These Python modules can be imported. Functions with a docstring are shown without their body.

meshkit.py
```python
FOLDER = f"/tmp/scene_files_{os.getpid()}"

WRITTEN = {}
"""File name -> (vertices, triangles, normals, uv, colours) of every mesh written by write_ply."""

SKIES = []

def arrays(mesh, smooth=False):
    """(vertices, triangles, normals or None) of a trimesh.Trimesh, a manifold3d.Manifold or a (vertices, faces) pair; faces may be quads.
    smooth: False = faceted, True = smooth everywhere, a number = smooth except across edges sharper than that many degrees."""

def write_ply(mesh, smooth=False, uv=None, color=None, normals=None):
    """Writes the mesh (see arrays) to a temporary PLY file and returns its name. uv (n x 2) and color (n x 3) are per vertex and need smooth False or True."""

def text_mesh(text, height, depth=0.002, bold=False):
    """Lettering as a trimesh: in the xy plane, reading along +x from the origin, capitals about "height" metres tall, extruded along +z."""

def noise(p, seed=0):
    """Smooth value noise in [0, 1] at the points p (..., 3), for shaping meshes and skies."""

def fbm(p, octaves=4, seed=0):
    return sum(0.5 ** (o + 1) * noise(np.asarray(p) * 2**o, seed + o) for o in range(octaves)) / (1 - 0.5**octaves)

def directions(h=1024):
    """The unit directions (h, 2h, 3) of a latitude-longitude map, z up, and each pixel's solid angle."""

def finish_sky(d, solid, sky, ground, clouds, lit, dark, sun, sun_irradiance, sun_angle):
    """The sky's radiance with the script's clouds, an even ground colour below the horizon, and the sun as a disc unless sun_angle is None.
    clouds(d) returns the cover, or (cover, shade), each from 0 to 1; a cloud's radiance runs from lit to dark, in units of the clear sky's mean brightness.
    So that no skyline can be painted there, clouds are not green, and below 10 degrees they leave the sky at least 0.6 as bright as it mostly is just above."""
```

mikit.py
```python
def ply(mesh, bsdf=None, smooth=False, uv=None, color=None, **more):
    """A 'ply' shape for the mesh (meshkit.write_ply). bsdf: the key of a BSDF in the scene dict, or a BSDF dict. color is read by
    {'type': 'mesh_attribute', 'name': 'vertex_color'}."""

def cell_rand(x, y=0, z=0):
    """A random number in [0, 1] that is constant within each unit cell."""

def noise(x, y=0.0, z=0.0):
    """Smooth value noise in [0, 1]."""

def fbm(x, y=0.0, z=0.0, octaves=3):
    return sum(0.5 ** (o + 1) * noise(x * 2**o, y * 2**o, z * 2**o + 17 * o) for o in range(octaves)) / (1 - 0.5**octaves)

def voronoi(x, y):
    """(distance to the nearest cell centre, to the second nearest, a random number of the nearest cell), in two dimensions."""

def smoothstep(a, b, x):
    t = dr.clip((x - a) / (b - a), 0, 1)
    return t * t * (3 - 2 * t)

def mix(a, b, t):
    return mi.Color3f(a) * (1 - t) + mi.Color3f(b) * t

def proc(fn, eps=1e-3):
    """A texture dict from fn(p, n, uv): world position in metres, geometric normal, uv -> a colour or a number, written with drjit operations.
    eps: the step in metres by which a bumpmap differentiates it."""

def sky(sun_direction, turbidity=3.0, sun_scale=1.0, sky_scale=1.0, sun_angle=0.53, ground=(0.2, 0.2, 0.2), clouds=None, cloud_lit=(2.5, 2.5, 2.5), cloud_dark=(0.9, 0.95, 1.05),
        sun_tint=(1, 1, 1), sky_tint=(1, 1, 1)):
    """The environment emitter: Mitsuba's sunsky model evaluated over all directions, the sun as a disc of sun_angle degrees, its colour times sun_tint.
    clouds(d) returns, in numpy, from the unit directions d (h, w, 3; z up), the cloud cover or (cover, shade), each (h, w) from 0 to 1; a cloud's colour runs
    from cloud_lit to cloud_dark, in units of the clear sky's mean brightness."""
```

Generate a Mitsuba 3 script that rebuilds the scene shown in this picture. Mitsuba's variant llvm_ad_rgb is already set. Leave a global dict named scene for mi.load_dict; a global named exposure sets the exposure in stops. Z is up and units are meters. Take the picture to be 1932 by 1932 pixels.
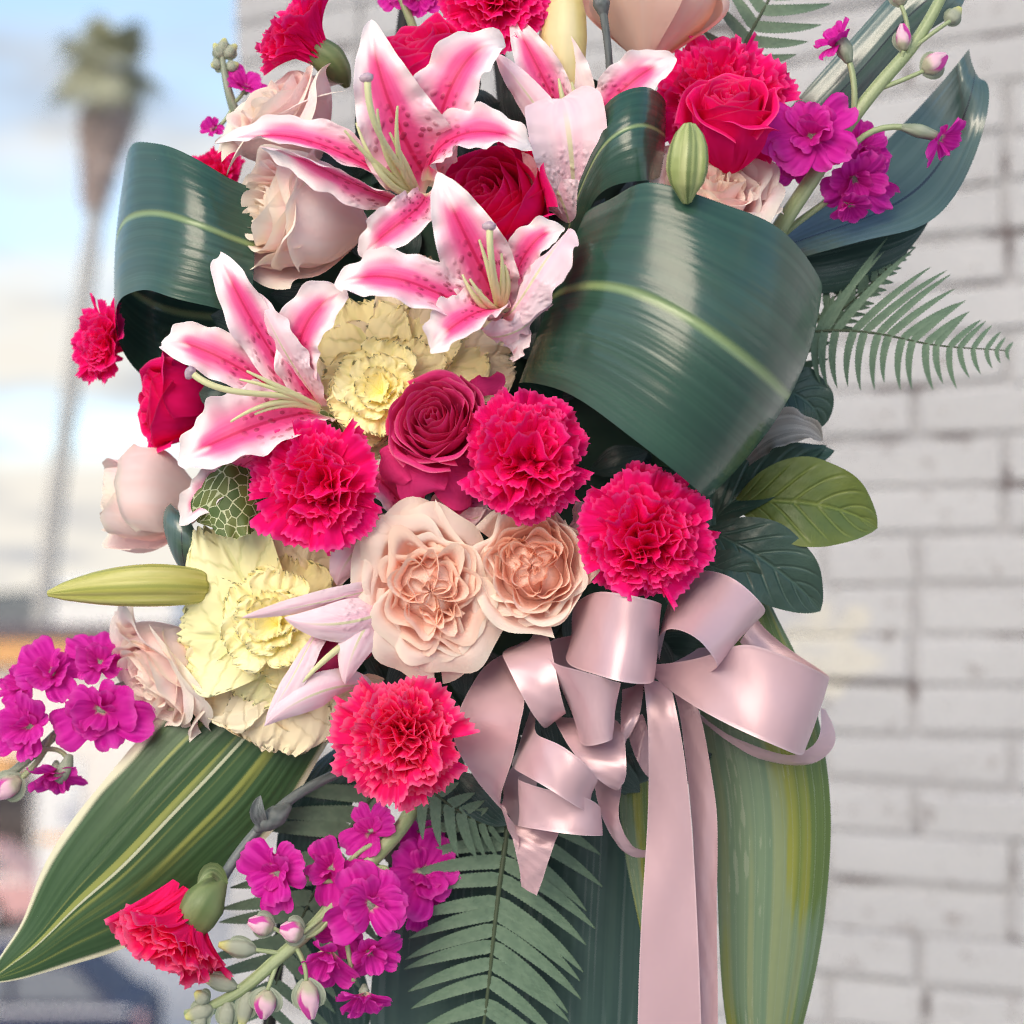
import math
import numpy as np
import drjit as dr
import mitsuba as mi
import trimesh
import mikit, meshkit
from scipy.interpolate import make_interp_spline

scene, labels = {'type': 'scene'}, {}
# ------------------------------------------------------------------ camera, light, exposure
EYE = np.array([0.0, 0.0, 1.70]); PITCH = math.radians(2.6); FPX = 4071.0; DIST = 1.2
FWD = np.array([0, math.cos(PITCH), math.sin(PITCH)])
U = np.array([1.0, 0, 0]); V = np.array([0, -math.sin(PITCH), math.cos(PITCH)]); W = -FWD
exposure = 3.05
T4 = mi.ScalarTransform4f
scene['camera'] = {'type': 'thinlens', 'fov': 2 * math.degrees(math.atan(966 / FPX)), 'aperture_radius': 0.006, 'focus_distance': 1.12,
                   'near_clip': 0.05, 'far_clip': 4000.0, 'to_world': T4().look_at(origin=EYE.tolist(), target=(EYE + FWD).tolist(), up=[0, 0, 1]),
                   'film': {'type': 'hdrfilm', 'width': 1024, 'height': 1024}, 'sampler': {'type': 'independent'}}

def clouds(d):
    el = np.degrees(np.arcsin(np.clip(d[..., 2], -1, 1)))
    q = d / np.maximum(np.abs(d[..., 2:3]) + 0.16, 0.05)
    n = meshkit.fbm(q * np.array([2.1, 2.1, 0]) + np.array([3.3, 7.9, 0.5]), 5, 4)
    bank = 1 / (1 + np.exp((el - 9.2 - 9 * (n - 0.5)) / 0.8))
    cover = np.clip((n - 0.49) * 5.0, 0, 1) * 0.85
    gap = np.exp(-((el - 4.8 - 3 * (n - .5)) / 0.7) ** 2) * 0.9
    cover = np.maximum(cover, bank * (1 - gap))
    shade = np.clip((meshkit.fbm(q * np.array([3.4, 3.4, 0]) + 11.0, 4, 9) - 0.46) * 2.2 + 0.4 * np.clip((el - 7) / 6, 0, 1), 0, 0.85)
    return cover, shade

scene['sky'] = mikit.sky((-0.38, -0.82, 0.46), turbidity=2.6, sun_scale=0.27, sun_angle=44, clouds=clouds,
                         cloud_lit=(1.55, 1.46, 1.30), cloud_dark=(0.62, 0.68, 0.80), sun_tint=(0.86, 0.93, 1.12), sky_tint=(1.08, 0.96, 0.92), ground=(0.3, 0.3, 0.3))

# ------------------------------------------------------------------ toolkit
# the spray's own frame: u to the right, v up, w (centimetres) out of the spray, read off in 1932nds of its width
ORG = EYE + DIST * FWD
def P(x, y, w=0.0):
    d = DIST - w / 100.0
    return ORG + U * ((x - 966) / FPX * d) + V * (-(y - 966) / FPX * d) + W * (w / 100.0)
def PP(pts): return np.array([P(*p) for p in pts])
def m(px, w=5.0): return px / FPX * (DIST - w / 100.0)
def dv(u, v, w):
    a = U * u + V * v + W * w
    return a / np.linalg.norm(a)
def K(c, r, pts): return [(627.9 * c + .35 * x, 627.9 * r + .35 * y, w) for x, y, w in pts]
def ZB(pts): return [(850 + .39 * x, 1043 + .39 * y, w) for x, y, w in pts]

def numbered(k):
    if k not in USED: USED[k] = 0; return k
    USED[k] += 1
    return '%s_%03d' % (k, USED[k])
USED = {}
def thing(name, label, cat, group=None, kind=None):
    k = numbered(name)
    labels[k] = {'label': label, 'category': cat}
    if group: labels[k]['group'] = group
    if kind: labels[k]['kind'] = kind
    return k
def put(parent, name, mesh, bsdf, smooth=True, uv=None, label=None, kind=None):
    k = numbered(parent + '__' + name)
    scene[k] = mikit.ply(mesh, 'mat_' + bsdf, smooth=smooth, uv=uv)
    if label or kind:
        labels[k] = {}
        if label: labels[k]['label'] = label
        if kind: labels[k]['kind'] = kind
    return k
def solo(key, mesh, bsdf, smooth=True, uv=None):
    scene[key] = mikit.ply(mesh, 'mat_' + bsdf, smooth=smooth, uv=uv)
    return key
def struct(name, mesh, bsdf, smooth=False, label=None):
    scene[name] = mikit.ply(mesh, 'mat_' + bsdf, smooth=smooth)
    labels[name] = {'kind': 'structure'}
    if label: labels[name]['label'] = label
    return name

def grid(G):
    nv, nu = G.shape[:2]
    i = (np.arange(nv - 1)[:, None] * nu + np.arange(nu - 1)[None, :]).ravel()
    f = np.stack([i, i + 1, i + 1 + nu, i + nu], 1)
    uv = np.stack(np.meshgrid(np.linspace(0, 1, nu), np.linspace(0, 1, nv)), -1).reshape(-1, 2)
    return G.reshape(-1, 3), f, uv
def join(parts):
    vs, fs, us, o = [], [], [], 0
    for v, f, uv in parts:
        vs.append(v); fs.append(f + o); us.append(uv); o += len(v)
    return np.vstack(vs), np.vstack(fs), np.vstack(us)
def spl(pts, n, t=None):
    pts = np.asarray(pts, float)
    if len(pts) == 1: return np.repeat(pts, n, 0)
    c = np.r_[0, np.cumsum(np.linalg.norm(np.diff(pts[:, :3], axis=0), axis=1) ** .7 + 1e-9)]; c /= c[-1]
    return make_interp_spline(c, pts, k=min(3, len(pts) - 1))(np.linspace(0, 1, n) if t is None else t)
def loft(rows, nu, nv):
    R = np.stack([spl(PP(r), nu) for r in rows])          # rows of points, each resampled
    mid = R[:, nu // 2]
    c = np.r_[0, np.cumsum(np.linalg.norm(np.diff(mid, axis=0), axis=1) ** .7 + 1e-9)]; c /= c[-1]
    return make_interp_spline(c, R, k=min(3, len(R) - 1))(np.linspace(0, 1, nv))
def rails(A, B, nv, nu=7, bow=0.0):
    a, b = spl(PP(A), nv), spl(PP(B), nv)
    t = np.linspace(0, 1, nu)[None, :, None]
    G = a[:, None] * (1 - t) + b[:, None] * t
    return G
def nrm(a): return a / np.maximum(np.linalg.norm(a, axis=-1, keepdims=True), 1e-12)

def blade(spine, width, N=(0, 0, 1), nu=13, nv=26, base=.25, peak=.5, tipw=0.0, cup=0.0, fold=0.0, ruf=0.0, rk=5.0, rng=None, tip=2.2, serr=0.0, sk=14, twist=0.0, tipcurl=0.0):
    """A petal or leaf along a spine of spray points: width in spray units, N the way its face looks."""
    rng = rng or np.random.default_rng(1)
    sp = spl(PP(spine), nv)
    T = nrm(np.gradient(sp, axis=0))
    if isinstance(N[0], (tuple, list)):
        n0 = spl(np.array([U * a + V * b + W * c for a, b, c in N]), nv)
    else: n0 = np.repeat(dv(*N)[None], nv, 0)
    S = nrm(np.cross(T, n0)); n = np.cross(S, T)
    s = np.linspace(0, 1, nv); t = np.linspace(-1, 1, nu)
    if twist:
        a = (twist * s)[:, None]; S, n = S * np.cos(a) + n * np.sin(a), n * np.cos(a) - S * np.sin(a)
    prof = np.where(s < peak, base + (1 - base) * np.sin(np.pi / 2 * np.clip(s / peak, 0, 1)) ** 1.0, tipw + (1 - tipw) * np.maximum(0, 1 - np.clip((s - peak) / (1 - peak), 0, 1) ** tip) ** .8)
    hw = m(width, np.mean([p[2] for p in spine])) / 2 * prof
    L = np.linalg.norm(np.diff(sp, axis=0), axis=1).sum()
    tt, ss = t[None, :], s[:, None]
    h = hw[:, None]
    w0 = hw.max()
    ph = rng.uniform(0, 6.28, 4)
    d = cup * h * tt ** 2 + fold * h * np.abs(tt)
    if ruf:
        wav = np.where(tt < 0, np.sin(rk * 6.28 * ss + ph[0]) + .6 * np.sin(rk * 1.7 * 6.28 * ss + ph[1]), np.sin(rk * .9 * 6.28 * ss + ph[2]) + .6 * np.sin(rk * 1.9 * 6.28 * ss + ph[3]))
        d = d + ruf * w0 * np.abs(tt) ** 2.5 * wav * np.minimum(1, h / w0 + .15)
    lat = h * tt
    if serr:
        lat = lat * (1 + serr * np.abs(tt) ** 4 * (np.abs((ss * sk + .3 * np.sin(9 * ss)) % 1 - .5) * 2 - .5))
    G = sp[:, None] + S[:, None] * lat[..., None] + n[:, None] * d[..., None]
    if tipcurl: G = G + n[:, None] * (tipcurl * L * np.maximum(0, ss - .6) ** 2 * np.ones_like(tt))[..., None]
    return G

def frame(axis, spin=0.0):
    z = dv(*axis)
    x = np.cross(V if abs(z @ V) < .9 else U, z); x /= np.linalg.norm(x)
    y = np.cross(z, x)
    return x * math.cos(spin) + y * math.sin(spin), -x * math.sin(spin) + y * math.cos(spin), z

def fan(o, F, phi, L, th0, th1, wid, ruf, serr, nt, ns, rng, cup=0.0, arc=.12, rk=4.5, wp=1.0, base=.1, thp=1.0, notch=0.0):
    """A fan shaped petal growing from o: th0 to th1 its lean from the axis, wid its half width over its length."""
    ex, ey, ez = F
    s = np.linspace(0, 1, ns)[:, None]; t = np.linspace(-1, 1, nt)[None, :]
    q = np.linspace(0, 1.3, 80); th = th0 + (th1 - th0) * q ** thp
    r_ = np.r_[0, np.cumsum(np.sin(th[:-1]) * (q[1] - q[0]))] * L; z_ = np.r_[0, np.cumsum(np.cos(th[:-1]) * (q[1] - q[0]))] * L
    ph = rng.uniform(0, 6.28, 3)
    edge = 1 - arc * t ** 2 - notch * np.exp(-(t / .22) ** 2)
    if serr:
        k = rng.uniform(9, 13)
        edge = edge * (1 + serr * (np.abs((t * k * .5 + ph[0]) % 1 - .5) * 2 - .5) + serr * .8 * np.interp(np.linspace(0, 1, nt), np.linspace(0, 1, 8), rng.uniform(-1, 1, 8))[None])
    se = s * edge
    w = wid * L * (base + (1 - base) * s ** wp)
    if wp < 1: w = w * np.sqrt(np.maximum(0, 1 - np.maximum(0, s - .72) ** 2 * 8))
    d = cup * w * t ** 2 + ruf * L * s ** 2 * (np.sin(rk * t + ph[1]) + .55 * np.sin(rk * 2.1 * t + ph[2] + 2 * s))
    a = np.interp(se, q, th)
    r = np.interp(se, q, r_) - np.cos(a) * d; z = np.interp(se, q, z_) + np.sin(a) * d
    cp, sp_ = math.cos(phi), math.sin(phi)
    lat = w * t
    X, Y = r * cp - lat * sp_, r * sp_ + lat * cp
    return o + X[..., None] * ex + Y[..., None] * ey + z[..., None] * ez

def tube(pts, rad, nseg=10, lobes=0, lobe=0.0, n=None, cap=True, raw=False):
    p = np.asarray(pts, float) if raw else PP(pts)
    n = n or max(8, 5 * len(p))
    rad = np.atleast_1d(np.asarray(rad, float))
    r = np.interp(np.linspace(0, 1, n), np.linspace(0, 1, len(rad)), rad) if len(rad) > 1 else np.full(n, rad[0])
    c = spl(p, n); T = nrm(np.gradient(c, axis=0))
    x = np.cross(T, W + .01 * U); x = nrm(x); y = np.cross(T, x)
    a = np.linspace(0, 2 * np.pi, nseg + 1)
    k = 1 - lobe * np.abs(np.cos(lobes * a / 2)) ** 6 if lobes else np.ones_like(a)
    G = c[:, None] + (x[:, None] * np.cos(a)[None, :, None] + y[:, None] * np.sin(a)[None, :, None]) * (r[:, None] * k[None])[..., None]
    if cap:
        G = np.concatenate([np.repeat(c[:1, None], nseg + 1, 1), G, np.repeat(c[-1:, None], nseg + 1, 1)])
    return G
def putg(parent, name, G, bsdf, **k):
    v, f, uv = grid(G)
    return put(parent, name, (v, f), bsdf, smooth=True, uv=uv, **k)
def putj(parent, name, Gs, bsdf, **k):
    v, f, uv = join([grid(G) for G in Gs])
    return put(parent, name, (v, f), bsdf, smooth=True, uv=uv, **k)
def box(x0, x1, y0, y1, z0, z1):
    b = trimesh.creation.box(extents=(x1 - x0, y1 - y0, z1 - z0)); b.apply_translation(((x0 + x1) / 2, (y0 + y1) / 2, (z0 + z1) / 2)); return b
# ------------------------------------------------------------------ materials
N_, mix, sst, vor = mikit.noise, mikit.mix, mikit.smoothstep, mikit.voronoi
def rgb(c): return {'type': 'rgb', 'value': list(c)}
def mat(name, color, rough=.6, spec=.4, bump=None, bscale=0.0, two=True, eps=1e-3, **k):
    col = mikit.proc(color) if callable(color) else rgb(color)
    b = {'type': 'principled', 'base_color': col, 'roughness': mikit.proc(rough) if callable(rough) else rough, 'specular': spec, **k}
    if bump: b = {'type': 'bumpmap', 'tex': mikit.proc(bump, eps), 'scale': bscale, 'bsdf': b}
    scene['mat_' + name] = {'type': 'twosided', 'bsdf': b} if two else b
def petalmat(name, color, rough=.65, trans=.55, **k):
    scene['mat_' + name] = {'type': 'principledthin', 'base_color': mikit.proc(color), 'roughness': rough, 'diff_trans': trans, 'eta': 1.3, 'sheen': .15, **k}

def veins(uv, a, b): return N_(uv.x * a, uv.y * b)
def carn(p, n, uv):
    c = mix((.86, .006, .14), (.95, .014, .23), N_(uv.x * 34, uv.y * 2.5, p.x * 50))
    return mix(c, (.96, .10, .38), sst(.93, 1.0, uv.y) * .7)  # pale rim: picotee dye and lit petal edges put into the colour
petalmat('hot_pink_ruffle', carn, .6, .45)
def carn2(p, n, uv):
    c = mix((.90, .010, .125), (.96, .028, .215), N_(uv.x * 34, uv.y * 2.5, p.x * 50))
    return mix(c, (.97, .18, .36), sst(.90, 1.0, uv.y) * .8)  # rim paler still, dye and lit edges in one colour
petalmat('coral_pink_ruffle', carn2, .6, .45)
def rosehot(p, n, uv):
    c = mix((.84, .004, .11), (.94, .016, .21), N_(uv.x * 22, uv.y * 3, p.z * 60) * .6 + uv.y * .4)
    return mix(c, (.93, .14, .36), sst(.955, 1.0, uv.y) * .55)
petalmat('hot_pink_velvet', rosehot, .5, .35)
def rosedusk(p, n, uv):
    c = mix((.72, .022, .18), (.83, .065, .27), N_(uv.x * 22, uv.y * 3, p.z * 60) * .6 + uv.y * .4)
    return mix(c, (.88, .24, .38), sst(.94, 1.0, uv.y) * .6)
petalmat('dusky_pink_velvet', rosedusk, .5, .5)
def roseblush(p, n, uv):
    k = N_(uv.x * 18, uv.y * 2.5, p.x * 40)
    c = mix((.98, .74, .71), (.98, .85, .83), k)
    c = mix(c, (.97, .92, .78), sst(.82, 1.0, uv.y + .25 * (N_(p.x * 60, p.y * 60, p.z * 60) - .5)) * .75)
    return c
petalmat('blush_petal', roseblush, .6, .4)
def rosepeach(p, n, uv):
    k = N_(uv.x * 18, uv.y * 2.5, p.x * 40)
    c = mix((.98, .70, .61), (.98, .79, .73), k)
    c = mix(c, (.98, .86, .76), sst(.45, .98, uv.y + .2 * (N_(p.x * 60, p.y * 60, p.z * 60) - .5)) * .75)
    return mix(c, (.97, .94, .78), sst(.9, 1.0, uv.y) * .5)
petalmat('peach_petal', rosepeach, .6, .5)
def roseheart(p, n, uv):
    c = mix((.98, .66, .55), (.98, .76, .67), N_(uv.x * 18, uv.y * 2.5, p.x * 40))
    return mix(c, (.98, .78, .62), sst(.75, 1.0, uv.y + .2 * (N_(p.x * 60, p.y * 60, p.z * 60) - .5)) * .7)
petalmat('peach_heart', roseheart, .6, .5)
def roseapricot(p, n, uv):
    return mix((.93, .64, .52), (.94, .70, .60), N_(uv.x * 30, uv.y * 3, p.x * 30) * .6 + .4 * N_(p.x * 25, p.y * 25, p.z * 25))
petalmat('apricot_petal', roseapricot, .55, .35)

def lily_front(p, n, uv):
    x = dr.abs(uv.x * 2 - 1); v = uv.y
    wob = N_(uv.x * 9, v * 9, p.x * 25) - .5
    core = (1 - sst(.26, 1.04, x + .22 * wob + .55 * sst(.62, .98, v))) * (1 - sst(.74, .92, v + .18 * wob))
    pink = mix((.84, .13, .36), (.74, .025, .17), (1 - sst(0, .5, x)) * .7 + N_(uv.x * 44, v * 3) * .3)
    pink = mix(pink, (.60, .012, .10), 1 - sst(.02, .07, x))
    c = mix((.90, .80, .80), pink, core)
    edge = sst(.55, .95, x) * (1 - sst(.0, .75, v)) * .35
    c = mix(c, (.86, .40, .56), edge)
    c = mix(c, (.80, .78, .52), 1 - sst(.03, .13, v + .1 * x))
    a, b, r = vor(uv.x * 8, v * 15)
    spot = (1 - sst(.19, .28, a)) * sst(.1, .16, v) * (1 - sst(.48, .68, v + .25 * x)) * sst(.24, .28, r) * (1 - sst(.72, .85, x))
    return mix(c, (.30, .004, .04), spot * .62)
def lily_back(p, n, uv):
    x = dr.abs(uv.x * 2 - 1)
    c = mix((.86, .66, .71), (.84, .50, .60), (1 - sst(.2, .9, x)) * .7 * N_(uv.x * 26, uv.y * 2))
    c = mix(c, (.86, .40, .52), (1 - sst(.1, .75, x)) * (1 - sst(.2, .8, uv.y)) * .35)
    return mix(c, (.62, .62, .33), (1 - sst(.045, .085, x)) * (1 - sst(.5, .9, uv.y)) * .8)
def lily_bump(p, n, uv):
    a, b, r = vor(uv.x * 8, uv.y * 15)
    return (1 - sst(.1, .3, a)) * sst(.1, .2, uv.y) * (1 - sst(.45, .6, uv.y)) * .6 + N_(uv.x * 34, uv.y * 2) * .3 + N_(uv.x * 8, uv.y * 9, 2.0) * .35
def two(name, f, b, rough=.5, bump=None, bscale=0.0):
    d = {'type': 'twosided'}
    for k, c in (('a', f), ('b', b)):
        q = {'type': 'principled', 'base_color': mikit.proc(c), 'roughness': rough, 'specular': .4, 'sheen': .3}
        if bump: q = {'type': 'bumpmap', 'tex': mikit.proc(bump), 'scale': bscale, 'bsdf': q}
        d[k] = q
    scene['mat_' + name] = d
two('lily_petal', lily_front, lily_back, .5, lily_bump, .0012)
def lily_pale(p, n, uv):
    x = dr.abs(uv.x * 2 - 1)
    c = mix((.90, .79, .79), (.86, .62, .68), N_(uv.x * 26, uv.y * 2) * .6)
    return mix(c, (.80, .12, .22), (1 - sst(.05, .35, x + .3 * N_(uv.x * 9, uv.y * 9))) * sst(.5, .6, uv.y) * (1 - sst(.72, .9, uv.y)) * .7)
two('pale_lily_petal', lily_pale, lily_back, .5, lily_bump, .0002)
mat('lily_throat', lambda p, n, uv: mix((.20, .004, .04), (.42, .02, .12), N_(uv.x * 20, uv.y * 3)), .5)
mat('filament', (.66, .66, .36), .45)
mat('stigma', lambda p, n, uv: mix((.36, .24, .33), (.58, .46, .50), N_(p.x * 700, p.y * 700, p.z * 700)), .5)

def grain(uv, f): return N_(uv.x * f, uv.y * 1.3) * .6 + N_(uv.x * f * 2.3, uv.y * 2.7) * .4
def aspi(p, n, uv):
    g = grain(uv, 55)
    c = mix((.017, .056, .040), (.036, .098, .066), g)
    c = mix(c, (.08, .115, .035), sst(.58, .85, N_(uv.x * 3, uv.y * 2.2, 4.0)) * .35)
    x = dr.abs(uv.x - .5)
    return mix(c, (.26, .36, .15), (1 - sst(.003, .034, x)) * .8)
mat('broad_leaf', aspi, lambda p, n, uv: .19 + .12 * grain(uv, 60), .75, lambda p, n, uv: grain(uv, 48) + .5 * N_(uv.x * 160, uv.y * 3) + .8 * N_(uv.x * 9, uv.y * 7, 3.0) + 1.5 * sst(.0, .03, dr.abs(uv.x - .5)), .00035)
def aspi_sheen(p, n, uv):
    c = mix((.045, .095, .080), (.085, .142, .125), grain(uv, 40))  # paler than the other broad leaves: sky sheen put into the colour
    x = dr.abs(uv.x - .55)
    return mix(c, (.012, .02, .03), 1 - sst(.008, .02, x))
mat('sheen_leaf', aspi_sheen, .24, 1.0, lambda p, n, uv: grain(uv, 40), .0004, clearcoat=1.0, clearcoat_gloss=.85)
def aspi_var(p, n, uv):
    g = grain(uv, 50)
    c = mix((.022, .065, .022), (.065, .13, .05), g)
    st = N_(uv.x * 13, uv.y * .8, 3.3) * .7 + N_(uv.x * 40, uv.y * 3, 1.0) * .3
    c = mix(c, (.35, .38, .09), sst(.58, .76, st) * .75)
    x = dr.abs(uv.x - .5)
    c = mix(c, (.55, .58, .40), 1 - sst(.006, .014, x))
    e = 1 - sst(.045, .085, uv.x + .03 * N_(uv.x * 4, uv.y * 9))
    return mix(c, (.72, .70, .50), dr.maximum(e, sst(.955, .985, uv.x)))
mat('variegated_leaf', aspi_var, .38, .5, lambda p, n, uv: grain(uv, 44), .0007)
def aspi_olive(p, n, uv):
    g = grain(uv, 46)
    c = mix((.085, .145, .032), (.155, .22, .06), g)
    c = mix(c, (.30, .30, .05), sst(.50, .75, N_(uv.x * 14, uv.y * 1.2, 7.0)) * .75)
    wax = sst(.42, .62, N_(uv.x * 2.5, uv.y * 4.5, 2.0) * .86 + .14 * N_(uv.x * 40, uv.y * 12)) * .5
    ln = uv.x * 13 + .6 * N_(uv.x * 5, uv.y * 1.5); ln = dr.abs(ln - dr.floor(ln) - .5)
    c = mix(c, (.28, .33, .18), (1 - sst(.02, .07, ln)) * .45)
    c = mix(c, (.19, .28, .23), wax)
    sc = N_(uv.x * 70, uv.y * 26, 5.0) * .55 + N_(uv.x * 6, uv.y * 6, 9.0) * .45
    return mix(c, (.40, .45, .33), sst(.72, .80, sc) * .3)
mat('olive_leaf', aspi_olive, .42, .45, lambda p, n, uv: grain(uv, 40), .0007)
def aspi_dark(p, n, uv):
    g = grain(uv, 30)
    c = mix((.030, .066, .060), (.055, .105, .088), g)
    return mix(c, (.13, .18, .17), sst(.66, .84, N_(uv.x * 38, uv.y * 3, 8.0)) * .4)
mat('dark_leaf', aspi_dark, .36, .5, lambda p, n, uv: grain(uv, 40), .0008)
mat('dry_leaf', lambda p, n, uv: mix((.26, .24, .22), (.52, .48, .44), grain(uv, 22)), .7, .2, lambda p, n, uv: grain(uv, 18), .0015)

def salalv(uv):
    x = dr.abs(uv.x * 2 - 1)
    q = uv.y * 6.5 - x * 2.1
    f = dr.abs(q - dr.floor(q) - .5)
    return dr.maximum((1 - sst(.03, .09, f)) * (1 - sst(.6, 1, x)), 1 - sst(.02, .05, x))
def salal(base, hi):
    def f(p, n, uv):
        c = mix(base, hi, N_(p.x * 90, p.y * 90, p.z * 90) * .5 + N_(uv.x * 3, uv.y * 3, 2.0) * .5)
        return mix(c, (hi[0] * 1.5, hi[1] * 1.5, hi[2] * 1.5), salalv(uv) * .45)
    return f
sb = lambda p, n, uv: N_(p.x * 260, p.y * 260, p.z * 260) * .4 - salalv(uv)
mat('salal_green', salal((.028, .065, .048), (.060, .11, .082)), .34, .5, sb, .0009)
mat('salal_olive', salal((.075, .13, .035), (.17, .21, .04)), .42, .5, sb, .0009)
mat('fern_green', lambda p, n, uv: mix((.10, .165, .11), (.16, .24, .16), N_(uv.x * 5, uv.y * 30) * .6 + N_(p.x * 150, p.y * 150, p.z * 150) * .4), .5, .35)
mat('fern_stem', (.06, .085, .045), .5)
mat('stem_green', lambda p, n, uv: mix((.28, .36, .17), (.42, .48, .28), N_(uv.x * 20, uv.y * 4)), .5)
mat('stem_sage', lambda p, n, uv: mix((.20, .25, .17), (.36, .40, .31), N_(uv.x * 20, uv.y * 4)), .6)
mat('stem_grey', lambda p, n, uv: mix((.09, .11, .11), (.19, .21, .21), N_(uv.x * 14, uv.y * 9)), .5)
mat('calyx_green', lambda p, n, uv: mix((.11, .17, .06), (.25, .31, .14), N_(uv.x * 26, uv.y * 2)), .42)
mat('foam_green', lambda p, n, uv: mix((.030, .075, .050), (.050, .10, .07), N_(p.x * 90, p.y * 90, p.z * 90)), .8, .2)

def stockp(p, n, uv):
    c = mix((.58, .008, .30), (.86, .055, .52), N_(uv.x * 16, uv.y * 2.5, p.x * 60))
    c = mix(c, (.86, .18, .60), sst(.8, 1.0, uv.y) * .3)
    return mix(c, (.80, .80, .52), 1 - sst(.16, .36, uv.y + .12 * N_(uv.x * 9, uv.y * 3)))
petalmat('stock_petal', stockp, .55, .6)
mat('stock_bud', lambda p, n, uv: mix((.46, .45, .32), mix((.58, .06, .34), (.78, .50, .60), sst(.35, .65, N_(uv.x * 14, uv.y * 2.5))), sst(.25, .55, uv.y + .3 * (N_(uv.x * 11, uv.y * 2, 3.0) - .5))), .55, .3, lambda p, n, uv: N_(uv.x * 14, uv.y * 2.5), .0012)
mat('stock_bud_green', lambda p, n, uv: mix((.35, .38, .29), (.58, .58, .20), sst(.6, .95, uv.y)), .55)

def kalev(uv):
    x = dr.abs(uv.x * 2 - 1)
    q = uv.y * 4.2 - x * 1.7 + .25 * N_(uv.x * 7, uv.y * 7)
    f = dr.abs(q - dr.floor(q) - .5)
    return dr.maximum((1 - sst(.02, .07 + .05 * (1 - x), f)) * .8, 1 - sst(.03, .07, x))
def kale(a, b, vein):
    def f(p, n, uv):
        c = mix(a, b, N_(p.x * 70, p.y * 70, p.z * 70) * .6 + N_(uv.x * 6, uv.y * 6) * .4)
        c = mix(c, vein, kalev(uv) * .42 * (1 - sst(.6, 1.0, uv.y)))
        x = dr.abs(uv.x * 2 - 1)
        e = dr.maximum(sst(.925, .96, uv.y), sst(.94, .97, x) * sst(.35, .5, uv.y))
        sp = sst(.58, .68, N_(uv.x * 46, uv.y * 30, p.x * 60))
        return mix(c, (.09, .10, .045), e * sp * .8)
    return f
kb = lambda p, n, uv: N_(p.x * 190, p.y * 190, p.z * 190) * .5 - kalev(uv) * .8
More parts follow.
